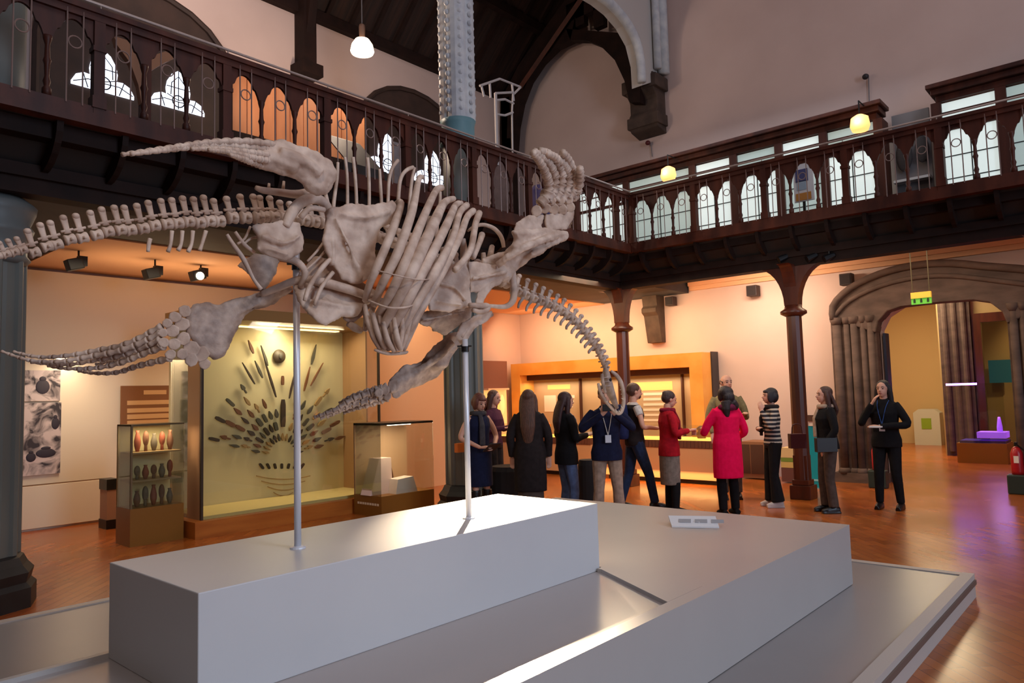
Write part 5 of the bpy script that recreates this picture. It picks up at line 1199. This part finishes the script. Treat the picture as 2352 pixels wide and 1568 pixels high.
# striped jumper
def stripes():
    m=bpy.data.materials.new('cloth_stripes'); m.use_nodes=True; nt=m.node_tree; b=nt.nodes['Principled BSDF']; b.inputs['Roughness'].default_value=.9
    tc=nt.nodes.new('ShaderNodeTexCoord'); sx=nt.nodes.new('ShaderNodeSeparateXYZ'); mu=nt.nodes.new('ShaderNodeMath'); mu.operation='MULTIPLY'; mu.inputs[1].default_value=17
    fr=nt.nodes.new('ShaderNodeMath'); fr.operation='FRACT'; gt=nt.nodes.new('ShaderNodeMath'); gt.operation='GREATER_THAN'; gt.inputs[1].default_value=.58
    mx=nt.nodes.new('ShaderNodeMixRGB'); mx.inputs[1].default_value=lin((30,28,38)); mx.inputs[2].default_value=lin((190,176,160))
    L=nt.links.new; L(tc.outputs['Object'],sx.inputs[0]);L(sx.outputs[2],mu.inputs[0]);L(mu.outputs[0],fr.inputs[0]);L(fr.outputs[0],gt.inputs[0]);L(gt.outputs[0],mx.inputs[0]);L(mx.outputs[0],b.inputs['Base Color']); return m
strp=stripes()
clasp={'L':((-.25,.05,1.12),(-.09,.26,1.10),(1,.5,.1)),'R':((.25,.05,1.12),(.10,.26,1.10),(-1,.5,.1))}
hold={'L':((-.24,.02,1.12),(-.10,.25,1.14),(.4,1,.1)),'R':((.24,.02,1.12),(.10,.25,1.14),(-.4,1,.1))}
# 1 woman in navy dress
r=person(1104,1200,150,1.66,'person in a sleeveless navy dress with a dark scarf, leftmost, looking down',hair=(86,44,34),hairstyle='bob',head_turn=-5,nod=22,
  arms={'L':((-.27,.0,1.12),(-.10,.22,.98),(1,.7,.0)),'R':((.27,.0,1.12),(.12,.24,1.0),(-.8,.9,.1))},wear=(('dress',navy,.48),('scarf',cloth('slate_scarf',(70,66,70))),('boots',shoe)))
heldthing(r,(.0,.34,1.0),(.16,.22,.015),mat('tablet_dark',(40,34,40),.3),'brochure','dark folder held by the leftmost woman in navy','folder',(.5,0,0))
# 2 behind
person(1138,1158,120,1.70,'person in a plum top standing just behind the woman in the navy dress',hair=(60,34,30),hairstyle='long',hair_len=.15,nod=10,arms=hold,wear=(('top',plum),('trousers',char),('shoes',shoe)))
# 3 long-haired woman, back
person(1222,1213,8,1.68,'person seen from behind with very long brown hair and a dark coat',hair=(74,46,34),hairstyle='long',hair_len=.42,wear=(('coat',char,.46),('boots',black),('skirt',dgrey,.36)))
# 4 woman black blazer, jeans
r=person(1306,1205,62,1.64,'person in a black blazer and light blue jeans with long dark hair, facing right',hair=(48,24,24),hairstyle='long',hair_len=.28,nod=6,arms=hold,wear=(('jacket',black,.78),('trousers',jean,.02),('lanyard',wht),('shoes',shoe)))
heldthing(r,(.0,.37,1.16),(.12,.13,.02),mat('plate_pale',(220,190,160),.5),'small_plate','small pale dish held by the person in the black blazer','dish')
# 5 man taking photo
r=person(1400,1215,172,1.70,'person in a navy blazer and khaki trousers holding up a phone, below the skull',sk=skin,hair=(60,36,30),hairstyle='short',fem=False,head_turn=4,nod=0,
 arms={'L':((-.30,.10,1.20),(-.075,.26,1.37),(.6,.3,.9),(0,1,0)),'R':((.30,.10,1.20),(.075,.26,1.37),(-.6,.3,.9),(0,1,0))},wear=(('jacket',cloth('navy_blazer',(30,34,62)),.82),('trousers',khaki,.03),('lanyard',wht),('shoes',shoe)),feet={'L':(-.14,0),'R':(.14,.02)})
heldthing(r,(0,.31,1.45),(.15,.012,.08),blk,'mobile_phone','black phone held up by the person in the navy blazer','phone')
# 6 man vest
r=person(1464,1168,72,1.74,'bearded person with a navy backpack vest over a white shirt and blue jeans',hair=(70,44,34),hairstyle='crop',fem=False,nod=8,
 arms={'L':((-.26,.02,1.12),(-.10,.27,1.08),(.3,1,.1)),'R':((.26,.04,1.12),(.10,.30,1.08),(-.3,1,.1))},feet={'L':(-.10,-.20),'R':(.10,.22)},wear=(('shirt',wht),('vest',char),('trousers',djean,.012),('shoes',shoe)))
m=MB(); m.loft([(.95,.15,.09,0,-.19),(1.0,.17,.10,0,-.19),(1.3,.16,.10,0,-.19),(1.42,.10,.07,0,-.17)]); m.build('backpack_body',cloth('navy_pack',(36,42,84)),r,mods=remesh(.012,2))
m=MB(); m.ell((0,.078,1.52),(.045,.035,.035)); m.build('beard',mat('hair_70_44_34',(70,44,34)),r,smooth=True)
# 7 red jacket
r=person(1543,1178,70,1.62,'person in a red quilted jacket and long grey skirt with tied-up dark hair',hair=(52,36,34),hairstyle='bun',nod=16,arms=hold,wear=(('jacket',red,.80),('skirt',grey,.40),('boots',black),('scarf',cloth('wine_scarf',(140,28,50)))))
m=MB(); m.lathe((0,0,0),[(.03,0),(.036,.09)],12); o=m.build('paper_cup',mat('cup_white',(230,222,214),.5)); 
o.location=(Matrix.Translation(r.location)@Matrix.Rotation(r.rotation_euler.z,4,'Z'))@V(.0,.36,1.02); tag(o,'white cup held by the person in the red jacket','cup')
# 8 tall man behind pink coat
person(1680,1144,172,1.84,'tall person in an olive top mostly hidden behind the bright pink coat',hair=(70,52,42),hairstyle='bald',head_turn=-20,fem=False,arms={'L':((-.24,.05,1.12),(-.18,.30,1.16),(0,1,.2)),'R':((.26,0,1.1),(.22,.1,.9),(0,.3,-1))},wear=(('top',olive),('trousers',dgrey,.015),('shoes',shoe)))
# 9 pink coat
r=person(1678,1184,-28,1.66,'person in a bright pink knee-length coat seen from behind',hair=(34,24,26),hairstyle='puffy',head_turn=-10,
 arms={'L':((-.27,.10,1.10),(-.16,.30,1.12),(.1,1,.2)),'R':((.26,.0,1.10),(.2,.16,.98),(-.4,1,0))},wear=(('coat',pinkc,.50),('hood',cloth('pink_hood',(120,40,70))),('boots',black),('trousers',black,.01)))
# 10 striped
r=person(1783,1163,-108,1.62,'person in a striped jumper and wide black trousers with a short dark bob',hair=(26,20,26),hairstyle='bob',arms={'L':((-.22,.08,1.14),(-.10,.17,1.38),(.4,.1,1)),'R':((.22,.08,1.10),(.02,.20,1.12),(-1,.2,.2))},wear=(('top',strp),('trousers',black,.05),('shoes',wshoe),('scarf',char)))
o=heldthing(r,(.02,-.36,.93),(.12,.22,.20),mat('burgundy_leather',(76,30,38),.5),'handbag','small burgundy handbag beside the striped jumper','handbag')
m=MB(); m.tube([V(0,-.07,.10),V(0,-.05,.22),V(0,.05,.22),V(0,.07,.10)],.008,n=6,smooth=3); m.build('handle',mat('burgundy_leather',(0,0,0)),o)
# 11 scarf woman
r=person(1910,1176,-112,1.62,'person in a short black jacket, pale scarf and grey trousers with curly brown hair',hair=(58,36,30),hairstyle='long',hair_len=.16,wear=(('jacket',black,.86),('trousers',dgrey,.02),('shoes',shoe),('scarf',cloth('beige_scarf',(190,164,142)))),
 arms={'L':((-.26,0,1.12),(-.22,.12,.92),(.1,.5,-1)),'R':((.26,-.03,1.10),(.22,.02,.84),(0,.1,-1))})
o=heldthing(r,(-.24,.12,.93),(.09,.26,.18),mat('black_leather',(26,24,26),.4),'handbag','black handbag in front of the person in the pale scarf','handbag'); m=MB(); m.tube([V(0,-.12,.07),V(.06,-.08,.3),V(.12,-.1,.5)],.007,n=6,smooth=3); m.build('strap',mat('black_leather',(0,0,0)),o)
# 13 woman in black
r=person(2046,1168,-165,1.68,'person all in black with long black hair, one hand raised to the mouth',hair=(20,16,20),hairstyle='long',hair_len=.3,head_turn=6,
 arms={'L':((-.28,.06,1.12),(.0,.24,1.10),(1,.2,.1)),'R':((.27,.10,1.14),(.10,.19,1.40),(-.6,.1,.9))},wear=(('jacket',black,.82),('trousers',black,.004),('shoes',shoe),('lanyard',cloth('blue_lanyard',(60,90,150)))),feet={'L':(-.13,0),'R':(.12,.03)})
heldthing(r,(.03,.33,1.10),(.14,.10,.02),mat('napkin_white',(232,228,226),.6),'napkin','white napkin held by the person dressed in black','napkin')
# ================================================================ LIGHT, SKY, CAMERA
def area(name,loc,size,power,col,rot=None,target=None,sy=None,spread=None):
    L=bpy.data.lights.new(name,'AREA'); L.energy=power; L.color=col; L.shape='RECTANGLE'; L.size=size; L.size_y=sy or size
    if spread: L.spread=spread
    o=bpy.data.objects.new(name,L); C.objects.link(o); o.location=loc
    if target is not None: o.rotation_euler=(Vector(target)-Vector(loc)).to_track_quat('-Z','Y').to_euler()
    elif rot: o.rotation_euler=rot
    return o
def spot(name,loc,target,power,col,ang=40,blend=.6,r=.04):
    L=bpy.data.lights.new(name,'SPOT'); L.energy=power; L.color=col; L.spot_size=math.radians(ang); L.spot_blend=blend; L.shadow_soft_size=r
    o=bpy.data.objects.new(name,L); C.objects.link(o); o.location=loc; o.rotation_euler=(Vector(target)-Vector(loc)).to_track_quat('-Z','Y').to_euler(); return o
cool=(.80,.88,1.0); warm=(1,.66,.36); warm2=(1,.78,.52)
area('rooflight',(1.5,4,13.3),7,300,(.94,.92,1.0),rot=(0,0,0),sy=12)
area('side_window_light',(8.7,3.5,3.9),3.0,820,(.62,.78,1.0),target=(-3,3,2.0),sy=8)
# warm spot on the plinth top and skeleton
spot('skeleton_spot',(-6.6,7.4,3.5),(-2.95,3.15,.97),10000,(1,.78,.52),13,.9,.03)
spot('skeleton_fill_spot',(2.2,-2.0,6.5),(-2.9,2.4,2.3),400,(1,.86,.74),46,.9,.25)
# gallery under the left balcony
area('gallery_lamps',(-9.0,3.3,3.45),1.0,26,warm2,rot=(0,0,0),sy=2.2)
area('gallery_lamps',(-8.2,9.3,3.5),1.0,45,warm,rot=(0,0,0),sy=2.5)
area('ceiling_wash',(-10.0,4.6,2.9),.8,13,warm,rot=(PI,0,0),sy=2.5)
area('mural_wash',(-11.0,3.4,2.25),.2,20,warm2,target=(-11.3,3.4,.6),sy=2.6)
area('panel_wash',(-11.0,5.6,2.3),.2,16,warm2,target=(-11.3,5.6,1.0),sy=1.4)
area('case_lamp',(-9.35,5.9,2.66),.2,22,(1,.82,.55),rot=(0,math.radians(-18),0),sy=1.4)
area('case_top_lamp',(-9.45,5.7,2.6),.2,9,(1,.86,.62),target=(-9.75,5.6,2.0),sy=.5)
area('low_case_lamp',(gx1-.08,(gy0+gy1)/2,zt2-.04),.08,4,warm2,rot=(0,0,0),sy=.5)
area('cube_case_lamp',(hx-.1,(yA+yB)/2+.25,zt3-.06),.12,8,warm2,rot=(0,0,0),sy=.6)
area('orange_wall_wash',(-9.6,8.5,3.4),.4,16,warm2,target=(-10.3,8.6,1.5),sy=1.5)
# end wall
area('end_wall_wash',(-8.8,12.2,3.3),4.5,75,warm,target=(-8.8,13.2,2.2),sy=.3)
area('frame_lamp',(-8.8,12.9,1.9),4.2,26,(1,.74,.46),rot=(0,0,0),sy=.2)
area('visitor_lamps',(-6.5,9.6,3.5),1.4,75,warm2,rot=(0,0,0),sy=1.0)
area('wall_wash_right',(-5.1,12.0,3.6),1.2,50,(1,.78,.56),target=(-5.0,13.3,1.6),sy=.3)
area('entrance_lamps',(-2.6,11.6,3.7),1.6,38,warm2,rot=(0,0,0),sy=.8)
area('counter_floor_glow',(-6.8,11.42,.22),2.4,12,(1,.6,.22),rot=(0,0,0),sy=.12)
# room beyond the door
area('far_room_lamps',(-4.2,18.5,4.1),2,230,(1,.80,.50),rot=(0,0,0),sy=3)
area('purple_case_light',(-2.4,17.2,1.3),.4,10,(.55,.25,1),rot=(0,0,0),sy=.5)
spot('far_room_glow',(-1.2,21.0,3.8),(-1.4,23.2,2.2),120,(1,.72,.3),80,.5,.1)
# upper level
L=bpy.data.lights.new('pendant','POINT'); L.energy=120; L.color=(1,.76,.58); L.shadow_soft_size=.16; o=bpy.data.objects.new('pendant_light',L); q=P(832,104,x=-9.0); o.location=q+V(0,0,-.3); C.objects.link(o)
spot('partition_lamp',(-8.2,5.0,5.9),(-9.2,5.6,5.8),26,(1,.62,.36),120,.8,.1)
area('upper_aisle_glow',(-9.3,3.0,7.6),1.0,150,(1,.82,.72),rot=(PI*.9,0,0),sy=3)
area('balcony_daylight',(-5.0,12.0,6.8),5,26,cool,rot=(0,0,0),sy=.4)
area('visitor_front_fill',(-3.6,8.2,3.45),1.6,26,(1,.90,.80),target=(-5.5,10.0,1.2),sy=.8)
w=bpy.data.worlds.new('W'); bpy.context.scene.world=w; w.use_nodes=True; bg=w.node_tree.nodes['Background']; bg.inputs[0].default_value=(.5,.55,.65,1); bg.inputs[1].default_value=.15
cam=bpy.data.cameras.new('camera'); co=bpy.data.objects.new('camera',cam); C.objects.link(co); bpy.context.scene.camera=co
cam.sensor_width=36; cam.lens=F/2352*36; cam.clip_start=.05; cam.clip_end=100
co.matrix_world=Matrix.Translation((0,0,H))@Matrix.Rotation(YAW,4,'Z')@Matrix.Rotation(PI/2+PIT,4,'X')@Matrix.Rotation(ROL,4,'Z')
cam.dof.use_dof=False
s=bpy.context.scene; s.view_settings.view_transform='Standard'; s.view_settings.look='None'; s.view_settings.gamma=1; s.view_settings.exposure=0; s.view_settings.use_curve_mapping=False
